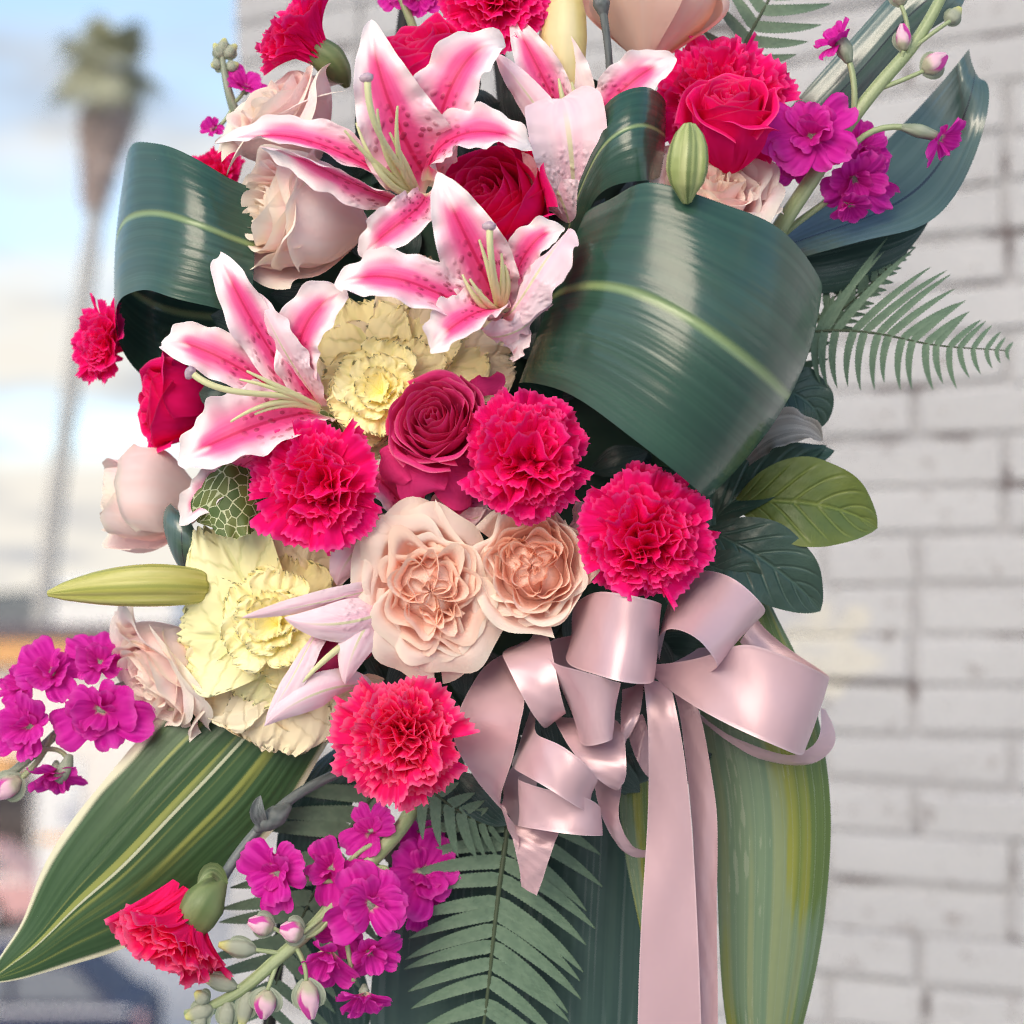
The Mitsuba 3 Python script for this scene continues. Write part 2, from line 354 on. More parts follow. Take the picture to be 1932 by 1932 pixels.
def kalemat(name, fn, tr=.45):
    mat(name, fn, .6, .3, kb, .0012)
kalemat('kale_yellow', kale((.96, .86, .40), (.97, .91, .56), (.62, .64, .17)))
kalemat('kale_cream', kale((.90, .77, .50), (.94, .85, .63), (.62, .50, .26)))
kalemat('kale_lemon', kale((.86, .82, .42), (.92, .88, .56), (.56, .60, .20)))
def kgreen(p, n, uv):
    a, b, r = vor(uv.x * 6.5, uv.y * 8)
    e = 1 - sst(.04, .13, b - a)
    c = mix((.055, .11, .025), (.16, .19, .05), r)
    return mix(c, (.60, .63, .40), e * .85)
mat('kale_mottled', kgreen, .5, .35)

def satin(p, n, uv):
    e = dr.maximum(1 - sst(.012, .03, uv.x), sst(.97, .988, uv.x))
    c = mix((.62, .41, .445), (.66, .445, .48), N_(p.x * 30, p.y * 30, p.z * 30))
    return mix(c, (.71, .52, .55), e * .8)
mat('satin', satin, .35, .6, lambda p, n, uv: N_(uv.y * 420, uv.x * 6) * .5 + dr.maximum(1 - sst(.012, .03, uv.x), sst(.97, .988, uv.x)) * 2.0, .00012, metallic=.25)
def bud(p, n, uv):
    q = uv.x * 6; f = dr.abs(q - dr.floor(q) - .5)
    c = mix((.42, .42, .085), (.58, .55, .20), N_(uv.x * 60, uv.y * 3))
    return mix(c, (.24, .28, .05), (1 - sst(.03, .12, f)) * .6)
mat('lily_bud_green', bud, .42, .5)
def bud2(p, n, uv):
    q = uv.x * 6; f = dr.abs(q - dr.floor(q) - .5)
    c = mix((.26, .33, .10), (.52, .55, .26), N_(uv.x * 40, uv.y * 2))
    return mix(c, (.09, .15, .04), (1 - sst(.05, .16, f)) * .8)
mat('small_bud_green', bud2, .42, .5)
mat('lily_bud_yellow', lambda p, n, uv: mix((.70, .58, .20), (.80, .70, .42), N_(uv.x * 14, uv.y * 2)), .45)

# the surroundings
def cream_patch(p):   # a cream patch with a ragged outline on the white wall
    q = dr.sqrt(dr.square((p.x - .483) / .075) + dr.square((p.z - 1.646) / .085)) + .9 * (N_(p.x * 26, p.y * 26, p.z * 26) - .5)
    return (1 - sst(.75, 1.0, q)) * (.5 + .5 * sst(.25, .5, N_(p.x * 44, p.y * 9, p.z * 44)))
def brick(p, n, uv):
    k = N_(p.x * 38, p.y * 38, p.z * 38) * .55 + N_(p.x * 130, p.y * 130, p.z * 130) * .45
    c = mix((.455, .452, .458), (.515, .512, .516), N_(p.x * 7, p.y * 7, p.z * 9))
    c = mix(c, (.66, .62, .51), cream_patch(p) * .6)
    return mix(c, (.26, .23, .22), sst(.68, .80, k) * .75)
mat('painted_brick', brick, .75, .25, lambda p, n, uv: N_(p.x * 120, p.y * 120, p.z * 120) * .6 + N_(p.x * 300, p.y * 300, p.z * 300) * .4, .002)
mat('mortar', lambda p, n, uv: mix((.15, .125, .125), mix((.44, .437, .445), (.39, .385, .395), N_(p.x * 60, p.y * 60, p.z * 60)), sst(.27, .43, N_(p.x * 12, p.y * 12, p.z * 19))), .9, .1)
mat('concrete', lambda p, n, uv: mix((.32, .31, .30), (.42, .41, .39), mikit.fbm(p.x * 3, p.y * 3, 0)), .85, .2)
mat('asphalt', lambda p, n, uv: mix((.38, .37, .36), (.46, .45, .44), mikit.fbm(p.x * .8, p.y * .8, 0)), .9, .2)
mat('cream_wall', lambda p, n, uv: mix((.78, .74, .68), (.83, .80, .75), N_(p.x * 2, p.y * 2, p.z * 2)), .8, .2)
mat('orange_board', lambda p, n, uv: mix((.70, .36, .13), (.76, .44, .20), N_(p.x * 3, p.y * 3, p.z * 20)), .6, .3)
mat('roof_dark', (.16, .13, .14), .8, .2)
mat('white_post', (.80, .79, .77), .6, .3)
mat('shop_glass', (.10, .09, .09), .15, .5)
mat('pink_paint', (.62, .36, .36), .35, .5)
mat('white_paint', (.75, .74, .73), .35, .5)
mat('navy_paint', (.02, .03, .075), .5, .3)
mat('car_glass', (.03, .06, .11), .15, .4)
mat('silver_trim', (.52, .52, .56), .3, .5)
mat('rubber', (.02, .02, .02), .7, .2)
mat('palm_trunk', lambda p, n, uv: mix((.42, .41, .39), (.52, .50, .47), N_(p.x * 2, p.y * 2, p.z * 3)), .9, .1)
mat('palm_green', lambda p, n, uv: mix((.36, .37, .24), (.50, .50, .37), N_(p.x * 3, p.y * 3, p.z * 3)), .6, .2)
mat('palm_dead', lambda p, n, uv: mix((.44, .35, .32), (.58, .49, .45), N_(p.x * 3, p.y * 3, p.z * 3)), .8, .1)
mat('far_green', lambda p, n, uv: mix((.14, .15, .14), (.22, .22, .21), N_(p.x * .3, p.y * .3, p.z * .3)), .9, .1)
mat('wire', (.03, .03, .03), .6, .2)
# ------------------------------------------------------------------ the setting
def BG(x, y, d): return EYE + FWD * d + U * ((x - 966) / FPX * d) - V * ((y - 966) / FPX * d)
LOT = -3.8
struct('ground', (np.array([[-1500, -600, LOT], [1500, -600, LOT], [1500, 2600, LOT], [-1500, 2600, LOT]]), np.array([[0, 1, 2, 3]])), 'asphalt', label='pale concrete ground of the lot below')
struct('terrace', box(-4.0, 6.0, -5.0, 4.6, LOT + .01, 0.0), 'concrete', label='concrete terrace in front of the brick wall')
rh = np.random.default_rng(5)
xs = np.linspace(-700, 500, 160)
top = 5 + 7 * meshkit.fbm(np.stack([xs / 60, 0 * xs, 0 * xs], -1), 4, 2)
hv = np.concatenate([np.stack([xs, 420 + 0 * xs, LOT - 1 + 0 * xs], -1), np.stack([xs, 450 + 20 * np.sin(xs / 50), LOT + top], -1), np.stack([xs, 520 + 0 * xs, LOT - 1 + 0 * xs], -1)])
i = np.arange(159)
hf = np.concatenate([np.stack([i, i + 1, i + 161, i + 160], 1), np.stack([i + 160, i + 161, i + 321, i + 320], 1)])
struct('hills', (hv, hf), 'far_green', True, label='low grey tree-covered hills on the horizon')

# painted brick wall, running away to the left
WD = np.array([.846, -.533, 0]); WN = np.array([-.533, -.846, 0]); W0 = np.array([-.522, 4.0, 0])
wall = thing('brick_wall', 'white painted brick wall with worn grey joints behind the flowers', 'wall')
BL, BH, JT = .298, .0755, .011
def wallpt(l, h, o): return W0 + WD * l + np.array([0, 0, h]) + WN * o
core = box(0, 4.2, -.34, -.011, 0, 3.62)
Mw = np.eye(4); Mw[:3, 0] = WD; Mw[:3, 1] = WN; Mw[:3, 3] = W0
core.apply_transform(Mw)
put(wall, 'mortar', core, 'mortar', False)
rw = np.random.default_rng(11)
def brickmesh(l0, l1, h0, h1):
    c, j = .006, lambda: rw.uniform(-.003, .003)
    dz, out = rw.normal(0, .0016), rw.normal(0, .002)
    pts = []
    for l, h, sl, sh in ((l0 + j(), h0 + j(), 1, 1), (l1 + j(), h0 + j(), -1, 1), (l1 + j(), h1 + j(), -1, -1), (l0 + j(), h1 + j(), 1, -1)):
        k = c * rw.uniform(.6, 2.2)
        pts += [(l + sl * k, h + sh * k, out + rw.normal(0, .0008)), (l + sl * k * .3, h + sh * k * .3, out - .0035), (l, h, out - .010), (l, h, -.02)]
    v = np.array([wallpt(l, h + dz, o) for l, h, o in pts])
    mh = trimesh.convex.convex_hull(trimesh.Trimesh(v, [[0, 1, 2]], process=False).vertices)
    return mh
near, far = [], []
for r in range(48):
    h0 = r * BH + .003
    l = -BL * (.5 if r % 2 else 0) - (.0 if r % 5 else .149)
    while l < 4.2:
        l0, l1 = max(l, 0), min(l + BL - JT, 4.2)
        if rw.random() < .10: l1 = min(l0 + .143, 4.2); nxt = l0 + .143 + JT
        else: nxt = l + BL
        if l1 - l0 > .03:
            b = brickmesh(l0, l1, h0, h0 + BH - JT * rw.uniform(.1, .9))
            q = wallpt((l0 + l1) / 2, h0 + BH / 2, 0) - EYE
            z = q @ FWD; px, py = 966 + FPX * (q @ U) / z, 966 - FPX * (q @ V) / z
            if -60 < px < 2040 and -60 < py < 2000: near.append((b, px, py))
            else: far.append(b)
        l = nxt
for b, px, py in near:
    put(wall, 'brick', b, 'painted_brick', 25)
put(wall, 'brick', trimesh.util.concatenate(far), 'painted_brick', False, kind='stuff')

# the palm
pk = thing('palm_tree', 'tall slender fan palm with a brown skirt of dead fronds against the sky', 'palm tree')
D_ = 60.0
pb, pt = BG(66, 1405, D_), BG(205, 118, D_)
tr = [pb, pb + (pt - pb) * .35 + [-.15, 0, 0], pb + (pt - pb) * .7 + [.05, 0, 0], pt]
pb2 = pb.copy(); pb2[2] = LOT
tr[0] = pb2
putg(pk, 'trunk', tube(tr, [.36, .27, .24, .24, .26], 12, raw=True, n=40), 'palm_trunk')
rp = np.random.default_rng(3)
def frond(o, d, L, droop):
    d = nrm(d); side = nrm(np.cross(d, [0, 0, 1.0])); up = np.cross(side, d)
    pieces = []
    for a in np.linspace(-1.25, 1.25, 13):
        e = d * math.cos(a) + side * math.sin(a)
        l = L * (1 - .12 * abs(a)) * rp.uniform(.85, 1.05)
        q0 = o + d * L * .55
        s = np.linspace(0, 1, 4)[:, None]
        c = q0 + e * l * .8 * s - np.array([0, 0, 1]) * droop * l * s ** 2
        wv = np.cross(e, up); wv = nrm(wv) * .05 * L * (np.sin(np.pi * (s * .85 + .12)))
        pieces.append(grid(np.stack([c - wv, c + up * .01, c + wv], 1)))
    st = tube([o, o + d * L * .3 - [0, 0, .02], o + d * L * .58], .02, 5, n=4, raw=True)
    return join(pieces + [grid(st)])
for k in range(46):
    el = rp.uniform(-.5, 1.35); az = rp.uniform(0, 6.283)
    d = np.array([math.cos(az) * math.cos(el), math.sin(az) * math.cos(el), math.sin(el)])
    v, f, uv = frond(pt + [0, 0, rp.uniform(-.5, .25)], d, rp.uniform(1.05, 1.5), .35 + .3 * (el < .3))
    put(pk, 'frond', (v, f), 'palm_green', False)
sk = []
for k in range(210):
    h = rp.uniform(0, 1); az = rp.uniform(0, 6.283)
    a = pt + (pb - pt) * (.03 + .16 * h)
    d = np.array([math.cos(az) * .36, math.sin(az) * .36, -1.0]); a = a + np.array([math.cos(az), math.sin(az), 0]) * .34 * (1 - .6 * h)
    v, f, uv = frond(a, d, rp.uniform(.5, .9) * (1.15 - .6 * h), .25)
    sk.append((v, f, uv))
v, f, uv = join(sk)
put(pk, 'dead_skirt', (v, f), 'palm_dead', False, kind='stuff', label='brown skirt of hanging dead fronds')

# low shop building with an orange fascia, far below the terrace
sh = thing('shop_building', 'low cream building with an orange fascia board at lower left', 'building')
d = 40.0
X = lambda px, dd=d: (px - 966) / FPX * dd
ZY = lambda py, dd=d: EYE[2] - (py - 1150) / FPX * dd
xa, xb = X(-900), X(300)
put(sh, 'wall', box(xa, xb, d, d + 7, LOT, ZY(1240)), 'cream_wall', False)
put(sh, 'roof', box(xa - .3, xb + .2, d - .5, d + 7.3, ZY(1206), ZY(1182)), 'roof_dark', False)
put(sh, 'fascia', box(xa - .25, xb + .15, d - .45, d - .30, ZY(1252), ZY(1206) - .003), 'orange_board', False, label='orange fascia board under the roof')
put(sh, 'awning', box(xa, X(46), d - 1.2, d - .003, ZY(1462), ZY(1421)), 'orange_board', False, label='orange awning over the shop window')
for k in range(3):
    x1 = X(72) - k * 2.3
    w_ = put(sh, 'window', box(x1 - 2.0, x1, d - .05, d - .004, ZY(1660), ZY(1470)), 'shop_glass', False)
    for q in (0, .95, 1.93): put(w_, 'frame', box(x1 - 2.0 + q, x1 - 2.0 + q + .07, d - .09, d - .052, ZY(1660), ZY(1470)), 'white_post', False)
po = thing('sign_post', 'white square pylon with a thin orange band in front of the shop', 'pillar')
dp = 36.0
put(po, 'column', box(X(78, dp), X(150, dp), dp, dp + .35, LOT, ZY(1436, dp)), 'white_post', False)
put(po, 'band', box(X(77, dp), X(151, dp), dp - .012, dp + .362, ZY(1585, dp), ZY(1573, dp)), 'orange_board', False, label='thin orange band')
put(po, 'notice', box(X(118, dp), X(146, dp), dp - .02, dp - .003, ZY(1560, dp), ZY(1512, dp)), 'silver_trim', False)
wb = thing('white_building', 'pale distant house with a low roof right of the palm foot', 'house')
d2 = 72.0
put(wb, 'wall', box(X(70, d2), X(330, d2), d2, d2 + 8, LOT, ZY(1112, d2)), 'white_post', False)
xm, xl, xr = X(200, d2), X(60, d2), X(340, d2)
rv = np.array([[xl, d2 - .5, ZY(1112, d2)], [xr, d2 - .5, ZY(1112, d2)], [xr, d2 + 8.5, ZY(1112, d2)], [xl, d2 + 8.5, ZY(1112, d2)], [xl + 1, d2 + 4, ZY(1086, d2)], [xr - 1, d2 + 4, ZY(1086, d2)]]) + [0, 0, .004]
rf = np.array([[0, 1, 5], [0, 5, 4], [1, 2, 5], [2, 3, 4], [2, 4, 5], [3, 0, 4], [0, 2, 1], [0, 3, 2]])
put(wb, 'roof', (rv, rf), 'cream_wall', False)

def car(name, label, xr, y, z, paint, trim):
    c = thing(name, label, 'car')
    prof = [(0, .35), (0.02, .75), (-.12, .92), (-.28, .97), (-.75, 1.40), (-1.0, 1.45), (-2.2, 1.45), (-2.5, 1.40), (-3.15, .98), (-4.2, .85), (-4.45, .7), (-4.5, .35), (-4.2, .28), (-.3, .28)]
    from shapely.geometry import Polygon
    poly = Polygon(prof).buffer(.04).buffer(-.04)
    body = trimesh.creation.extrude_polygon(poly, 1.7)
    v = np.array(body.vertices); hgt = np.clip((v[:, 1] - .95) / .5, 0, 1)
    mid = v[:, 2] - .85
    out = np.stack([xr + v[:, 0], y + .85 + mid * (1 - .2 * hgt), z + v[:, 1]], -1)
    put(c, 'body', (out, np.array(body.faces)), paint, 30)
    for a, b_ in (((-.82, -1.45), (-.42, -1.42)), ((-1.55, -2.35), (-1.52, -2.85))):
        q = np.array([(a[0], 1.38), (a[1], 1.38), (b_[1], 1.0), (b_[0], 1.0)])
        g = np.array([[xr + x, y + .17 * np.clip((h - .95) / .5, 0, 1) - .012, z + h] for x, h in q])
        g2 = g + [0, .008, 0]
        put(c, 'window', (np.vstack([g, g2]), np.array([[3, 2, 1, 0], [4, 5, 6, 7], [0, 1, 5, 4], [1, 2, 6, 5], [2, 3, 7, 6], [3, 0, 4, 7]])), 'car_glass', False)
    put(c, 'belt_trim', box(xr - 4.2, xr - .1, y - .02, y - .003, z + .86, z + .93), trim, False)
    put(c, 'tail_light', box(xr - .10, xr + .035, y + .03, y + .3, z + .66, z + .84), 'pink_paint', False)
    for wx in (-.85, -3.55):
        t = trimesh.creation.cylinder(.32, .2, sections=28); t.apply_transform(trimesh.transformations.rotation_matrix(np.pi / 2, (1, 0, 0))); t.apply_translation((xr + wx, y + .09, z + .32))
        wk = put(c, 'wheel', t, 'rubber', 30)
        t = trimesh.creation.cylinder(.19, .03, sections=20); t.apply_transform(trimesh.transformations.rotation_matrix(np.pi / 2, (1, 0, 0))); t.apply_translation((xr + wx, y - .017, z + .32))
        put(wk, 'rim', t, 'silver_trim', 30)
car('parked_car', 'dark navy car with a silver side strip at the lower left corner', X(268, 25.0), 25.0, LOT + .002, 'navy_paint', 'silver_trim')
car('parked_car', 'faded pink car standing in front of the shop', X(74, 37.0), 37.0, LOT + .002, 'pink_paint', 'white_paint')
# ------------------------------------------------------------------ the spray: foam and backing
foam = thing('light_block_foam', 'unseen dark green foam block added deep behind the flowers to block light', 'foam block')  # unseen core, added to keep light from coming through the gaps
sph = trimesh.creation.icosphere(4)
v = np.array(sph.vertices)
v = np.sign(v) * np.abs(v) ** .8
rr = 1 + .10 * (meshkit.fbm(v * 3 + 9, 3) - .5)
cF = P(900, 800, -2.5)
fv = cF + (v[:, :1] * rr[:, None] * .135) * U + (v[:, 1:2] * rr[:, None] * .17) * V + (v[:, 2:] * rr[:, None] * .045) * W
solo(foam, (fv, np.array(sph.faces)), 'foam_green')
es = thing('easel_stand', 'slim dark wire easel carrying the spray from behind', 'easel')
o = P(850, 760, -6.5)
for a, b in (((-.02, .02, .30), (-.30, .06, None)), ((.02, .02, .30), (.22, .06, None)), ((0, .06, .30), (-.02, .62, None))):
    p0 = o + np.array(a); p1 = np.array([o[0] + b[0], o[1] + b[1], 0.0])
    putg(es, 'leg', tube([p0, p1], .004, 8, n=6, raw=True), 'wire')

bf = thing('backing_foliage', 'dark leaves packed in the gaps behind the flowers', 'foliage', kind='stuff')
rb = np.random.default_rng(21)
Gs = []
OUT = np.array([(480, 330), (640, 180), (900, 110), (1150, 170), (1260, 330), (1380, 480), (1400, 700), (1320, 960), (1330, 1150), (1400, 1300), (1330, 1440), (1200, 1520), (1000, 1560), (830, 1500), (640, 1440), (480, 1330), (400, 1180), (390, 980), (380, 760), (420, 520)], float)
from shapely.geometry import Polygon, Point
OP = Polygon(OUT)
while len(Gs) < 260:
    x, y = rb.uniform(350, 1430), rb.uniform(100, 1560)
    if not OP.contains(Point(x, y)): continue
    a = math.atan2(y - 760, x - 850) + rb.normal(0, .7); L = rb.uniform(90, 150)
    w = rb.uniform(-1, 2.0)
    x1, y1 = x + L * math.cos(a), y + L * math.sin(a)
    if not OP.buffer(25).contains(Point(x1, y1)): continue
    Gs.append(blade([(x, y, w), ((x + x1) / 2, (y + y1) / 2, w + .9), (x1, y1, w + .3)], rb.uniform(55, 80), N=(rb.normal(0, .35), rb.normal(0, .35), 1), nu=5, nv=9, base=.1, fold=.25, tip=1.6))
v, f, uv = join([grid(g) for g in Gs])
solo(bf, (v, f), 'dark_leaf', True, uv)

# ------------------------------------------------------------------ broad leaves
def leaf(label, rows, bsdf, nu=33, nv=56, group=None):
    k = thing('broad_leaf', label, 'leaf', group)
    v, f, uv = grid(loft(rows, nu, nv))
    solo(k, (v, f), bsdf, True, uv)
    return k
leaf('huge glossy dark green leaf rolled over, right of the lilies', [
    [(1150, 600, 0), (1120, 740, 0), (1090, 850, 0)], [(1115, 440, 4.2), (1050, 610, 4.6), (1005, 745, 4.0)], [(1104, 402, 7), (1035, 575, 8), (982, 722, 7)], [(1160, 371, 10), (1118, 520, 11.3), (1062, 738, 10.3)],
    [(1237, 345, 12), (1240, 560, 13.6), (1165, 805, 12.8)], [(1360, 383, 12.5), (1345, 640, 14.2), (1252, 872, 13.4)], [(1466, 428, 11), (1425, 730, 12.4), (1312, 922, 11.8)],
    [(1538, 510, 7.5), (1478, 750, 8.6), (1338, 938, 8.4)], [(1530, 560, 3.2), (1470, 745, 3.4), (1330, 905, 4)], [(1400, 570, 1), (1340, 740, 1), (1250, 880, 1.6)], [(1200, 600, 0), (1160, 740, 0), (1110, 860, 0)]], 'broad_leaf', 41, 90)
leaf('smaller dark green leaf rolled over behind the huge rolled leaf', [
    [(1030, 500, 3.6), (1070, 505, 4.2), (1105, 500, 4.4)], [(1055, 380, 5.5), (1085, 410, 6.1), (1110, 420, 6)], [(1102, 275, 7), (1116, 312, 8.1), (1126, 372, 8)], [(1148, 192, 8), (1153, 262, 9.2), (1165, 348, 9)],
    [(1200, 165, 8), (1200, 232, 9.4), (1210, 341, 9.4)], [(1240, 173, 6.5), (1244, 250, 7.6), (1238, 337, 7.5)], [(1256, 200, 4), (1254, 262, 4.4), (1250, 330, 4)], [(1235, 225, 2), (1232, 280, 2.2), (1230, 330, 2)], [(1150, 260, 1), (1150, 310, 1), (1150, 350, 1)]], 'broad_leaf', 31, 70)
leaf('dark green leaf rolled into a loop at the left edge', [
    [(470, 352, 6), (480, 450, 7), (470, 600, 6.8)], [(425, 332, 6.4), (430, 432, 7.6), (430, 588, 7.6)], [(392, 312, 6.6), (390, 418, 8), (395, 578, 8)], [(329, 280, 6), (333, 404, 7.5), (333, 564, 8)], [(280, 269, 4.5), (288, 401, 6), (283, 548, 7)],
    [(247, 276, 2.5), (245, 412, 4), (246, 553, 5)], [(234, 330, 0), (221, 440, 1.5), (220, 580, 3)], [(240, 380, -2), (226, 520, -1), (233, 665, 0)], [(290, 420, -3.3), (285, 560, -3), (300, 732, -2)], [(400, 440, -3), (390, 600, -2), (400, 752, -1)], [(560, 450, -2), (560, 600, -1), (560, 740, 0)]], 'broad_leaf', 41, 80)
leaf('long yellow-striped variegated leaf reaching to the lower left edge', [
    [(-18, 1852, .4)] * 3, [(2, 1802, .6), (22, 1815, .9), (14, 1852, .6)], [(38, 1746, .8), (66, 1778, 1.3), (60, 1842, .8)], [(75, 1651, 1.2), (138, 1702, 2.0), (150, 1816, 1.0)], [(129, 1557, 1.6), (215, 1632, 2.5), (290, 1762, 1.3)],
    [(196, 1473, 2), (300, 1540, 2.8), (441, 1640, 1.6)], [(273, 1382, 2.2), (390, 1455, 3), (530, 1548, 1.8)], [(370, 1290, 2.4), (480, 1370, 3), (618, 1403, 2)], [(470, 1210, 2), (560, 1290, 2.4), (690, 1310, 2)]], 'variegated_leaf', 41, 70)
leaf('wide olive green leaf with pale scuffs hanging right of the ribbon tails', [
    [(1395, 1085, 1), (1412, 1080, 1.4), (1432, 1085, 1)], [(1345, 1230, 1.4), (1405, 1205, 2), (1482, 1195, 1.2)], [(1320, 1360, 1.6), (1430, 1350, 2.4), (1535, 1320, 1.0)], [(1340, 1480, 1.8), (1460, 1490, 2.7), (1564, 1480, 1.2)], [(1352, 1640, 1.8), (1460, 1650, 2.7), (1565, 1630, 1.2)],
    [(1358, 1800, 1.6), (1450, 1800, 2.4), (1547, 1790, 1.1)], [(1372, 1940, 1.4), (1445, 1940, 2.1), (1515, 1935, 1)], [(1405, 2060, 1), (1445, 2060, 1.4), (1480, 2050, .9)], [(1440, 2150, .6)] * 3], 'olive_leaf', 41, 70)
leaf('dark hanging leaf behind the bottom fern', [[(800, 1470, -1), (880, 1470, -.4), (960, 1470, -1)], [(740, 1600, -1.2), (860, 1600, -.3), (990, 1600, -1.2)], [(712, 1760, -1.4), (860, 1760, -.3), (1010, 1760, -1.4)], [(700, 1960, -1.5), (860, 1960, -.4), (1020, 1960, -1.5)], [(760, 2150, -1.5), (860, 2150, -.8), (960, 2150, -1.5)], [(860, 2290, -1.5)] * 3], 'dark_leaf', 25, 40)
leaf('dark leaf hanging left of the pink ribbon tails', [[(1040, 1400, -.6), (1110, 1400, 0), (1180, 1400, -.6)], [(1000, 1560, -.8), (1110, 1560, .1), (1222, 1560, -.8)], [(985, 1750, -1), (1100, 1750, 0), (1216, 1750, -1)], [(980, 1960, -1.2), (1090, 1960, -.2), (1206, 1960, -1.2)], [(1020, 2130, -1.2), (1090, 2130, -.6), (1160, 2130, -1.2)], [(1090, 2260, -1.2)] * 3], 'dark_leaf', 25, 40)
leaf('narrow olive leaf strip beside the ribbon tail', [[(1170, 1440, 1.2), (1195, 1440, 1.5), (1225, 1440, 1.2)], [(1172, 1560, 1.3), (1198, 1560, 1.7), (1228, 1560, 1.3)], [(1188, 1660, 1.2), (1207, 1660, 1.5), (1228, 1660, 1.2)], [(1205, 1740, 1), (1215, 1745, 1.2), (1226, 1750, 1)], [(1222, 1830, .8)] * 3], 'olive_leaf', 15, 30)
leaf('dark leaf showing between the loops of the ribbon bow', [[(1010, 1200, 1), (1020, 1330, 1.4), (1040, 1450, 1)], [(1100, 1180, 1.4), (1110, 1320, 2), (1120, 1470, 1.4)], [(1190, 1180, 1.6), (1200, 1320, 2.2), (1200, 1480, 1.6)], [(1260, 1220, 1.2), (1270, 1320, 1.8), (1262, 1440, 1.2)], [(1330, 1320, 1)] * 3], 'dark_leaf', 21, 30)
leaf('dark leaf under the striped leaf at lower left', [[(690, 1380, -.4), (640, 1420, 0), (700, 1470, -.4)], [(560, 1480, -1), (590, 1540, -.4), (640, 1600, -1)], [(520, 1640, -1.6), (580, 1700, -1), (660, 1760, -1.6)], [(560, 1860, -2), (620, 1880, -1.4), (700, 1900, -2)], [(640, 2020, -2)] * 3], 'dark_leaf', 25, 40)
leaf('shiny leaf with sky sheen put into its grey-blue colour, arching out at the upper right', [
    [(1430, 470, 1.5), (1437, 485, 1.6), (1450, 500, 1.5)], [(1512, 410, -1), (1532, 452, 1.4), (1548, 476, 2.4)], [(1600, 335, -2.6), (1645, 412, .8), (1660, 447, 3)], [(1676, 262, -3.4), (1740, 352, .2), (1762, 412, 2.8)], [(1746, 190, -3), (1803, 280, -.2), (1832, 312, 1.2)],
    [(1790, 140, -.4), (1834, 213, .2), (1863, 212, .2)], [(1828, 92, -.8), (1846, 145, -.5), (1852, 150, -.6)]], 'sheen_leaf', 35, 60)
leaf('dark green leaf under the shiny arching leaf', [[(1460, 480, -.4), (1470, 510, -.2), (1480, 545, -.5)], [(1530, 472, -.5), (1560, 510, -.1), (1570, 552, -.6)], [(1620, 452, -.7), (1650, 490, -.3), (1650, 530, -.8)], [(1700, 432, -.9), (1712, 460, -.6), (1695, 495, -1)], [(1752, 418, -1)] * 3], 'dark_leaf', 21, 36)
leaf('folded grey-green leaf crossing behind the upper right stock', [[(1440, 260, -.6), (1480, 280, -.3), (1520, 300, -.6)], [(1492, 202, -.4), (1530, 222, 0), (1566, 250, -.4)], [(1548, 138, 0), (1590, 165, .5), (1625, 190, 0)], [(1620, 58, .4), (1660, 88, 1), (1692, 116, .5)], [(1668, 4, .8), (1710, 30, 1.5), (1742, 66, 1)], [(1705, -36, .6), (1755, -10, 1.8), (1795, 30, 1.2)], [(1720, -70, -.6), (1770, -60, .4), (1815, -20, .2)]], 'sheen_leaf', 25, 50)
leaf('small strip of leaf with a silvery reflection put into its colour, beside the lower left pale rose', [[(322, 950, 3), (335, 962, 3.6), (356, 975, 3.4)], [(308, 985, 4), (345, 1000, 4.8), (372, 1010, 4.4)], [(318, 1030, 3.6), (340, 1045, 4.4), (385, 1040, 4.2)], [(345, 1075, 2), (360, 1078, 2.4), (385, 1070, 2.6)]], 'sheen_leaf', 15, 24)

# ------------------------------------------------------------------ salal leaves
def salal_leaf(label, spine, width, bsdf, N=(0, 0, 1), **k):
    t = thing('salal_leaf', label, 'leaf')
    v, f, uv = grid(blade(spine, width, N, nu=17, nv=30, base=.08, peak=.48, fold=.16, ruf=.06, rk=2, tip=1.7, rng=np.random.default_rng(len(USED) + 3), **k))
    solo(t, (v, f), bsdf, True, uv)
salal_leaf('yellowing olive leaf pointing right beside the wall', [(1385, 950, 1.5), (1480, 945, 2.8), (1570, 958, 2.8), (1656, 996, 1.6)], 172, 'salal_olive', (0, .15, 1))
salal_leaf('dark green leaf pointing down right above the ribbon', [(1330, 1000, 2.5), (1405, 1035, 3.8), (1480, 1085, 3.6), (1548, 1153, 2.2)], 150, 'salal_green', (-.1, .25, 1))
salal_leaf('very dark leaf tucked under the olive leaf', [(1330, 1000, .5), (1400, 930, 1.6), (1480, 880, 1.5), (1575, 850, .6)], 105, 'salal_green', (-.3, .5, 1))
salal_leaf('small dark leaf just above the ribbon bow', [(1320, 1055, 3.2), (1360, 1075, 4.2), (1400, 1090, 4.2), (1420, 1118, 3)], 85, 'salal_green', (-.2, .1, 1))
salal_leaf('blue-green round leaf below the right fern', [(1450, 720, -.5), (1490, 738, .4), (1530, 765, .3), (1545, 808, -.4)], 118, 'salal_green', (.1, .3, 1))
salal_leaf('dark leaf behind the lowest carnation on the right', [(1290, 1130, 1), (1330, 1060, 1.4), (1345, 1000, 1.2), (1380, 930, .6)], 110, 'salal_green')
salal_leaf('narrow green leaf folded under the dry grey leaf', [(1400, 900, .6), (1450, 880, 1.2), (1500, 862, 1.2), (1560, 840, .5)], 66, 'salal_green', (-.2, .8, .8))
dl = thing('dry_leaf', 'dry grey curled leaf beside the huge rolled leaf', 'leaf')
G1 = blade([(1400, 880, .8), (1450, 822, 2), (1500, 808, 2.2), (1552, 832, 1.2)], 74, (.1, .4, 1), nu=15, nv=26, base=.2, cup=.5, ruf=.2, rk=3, tip=1.6)
v, f, uv = grid(G1); solo(dl, (v, f), 'dry_leaf', True, uv)

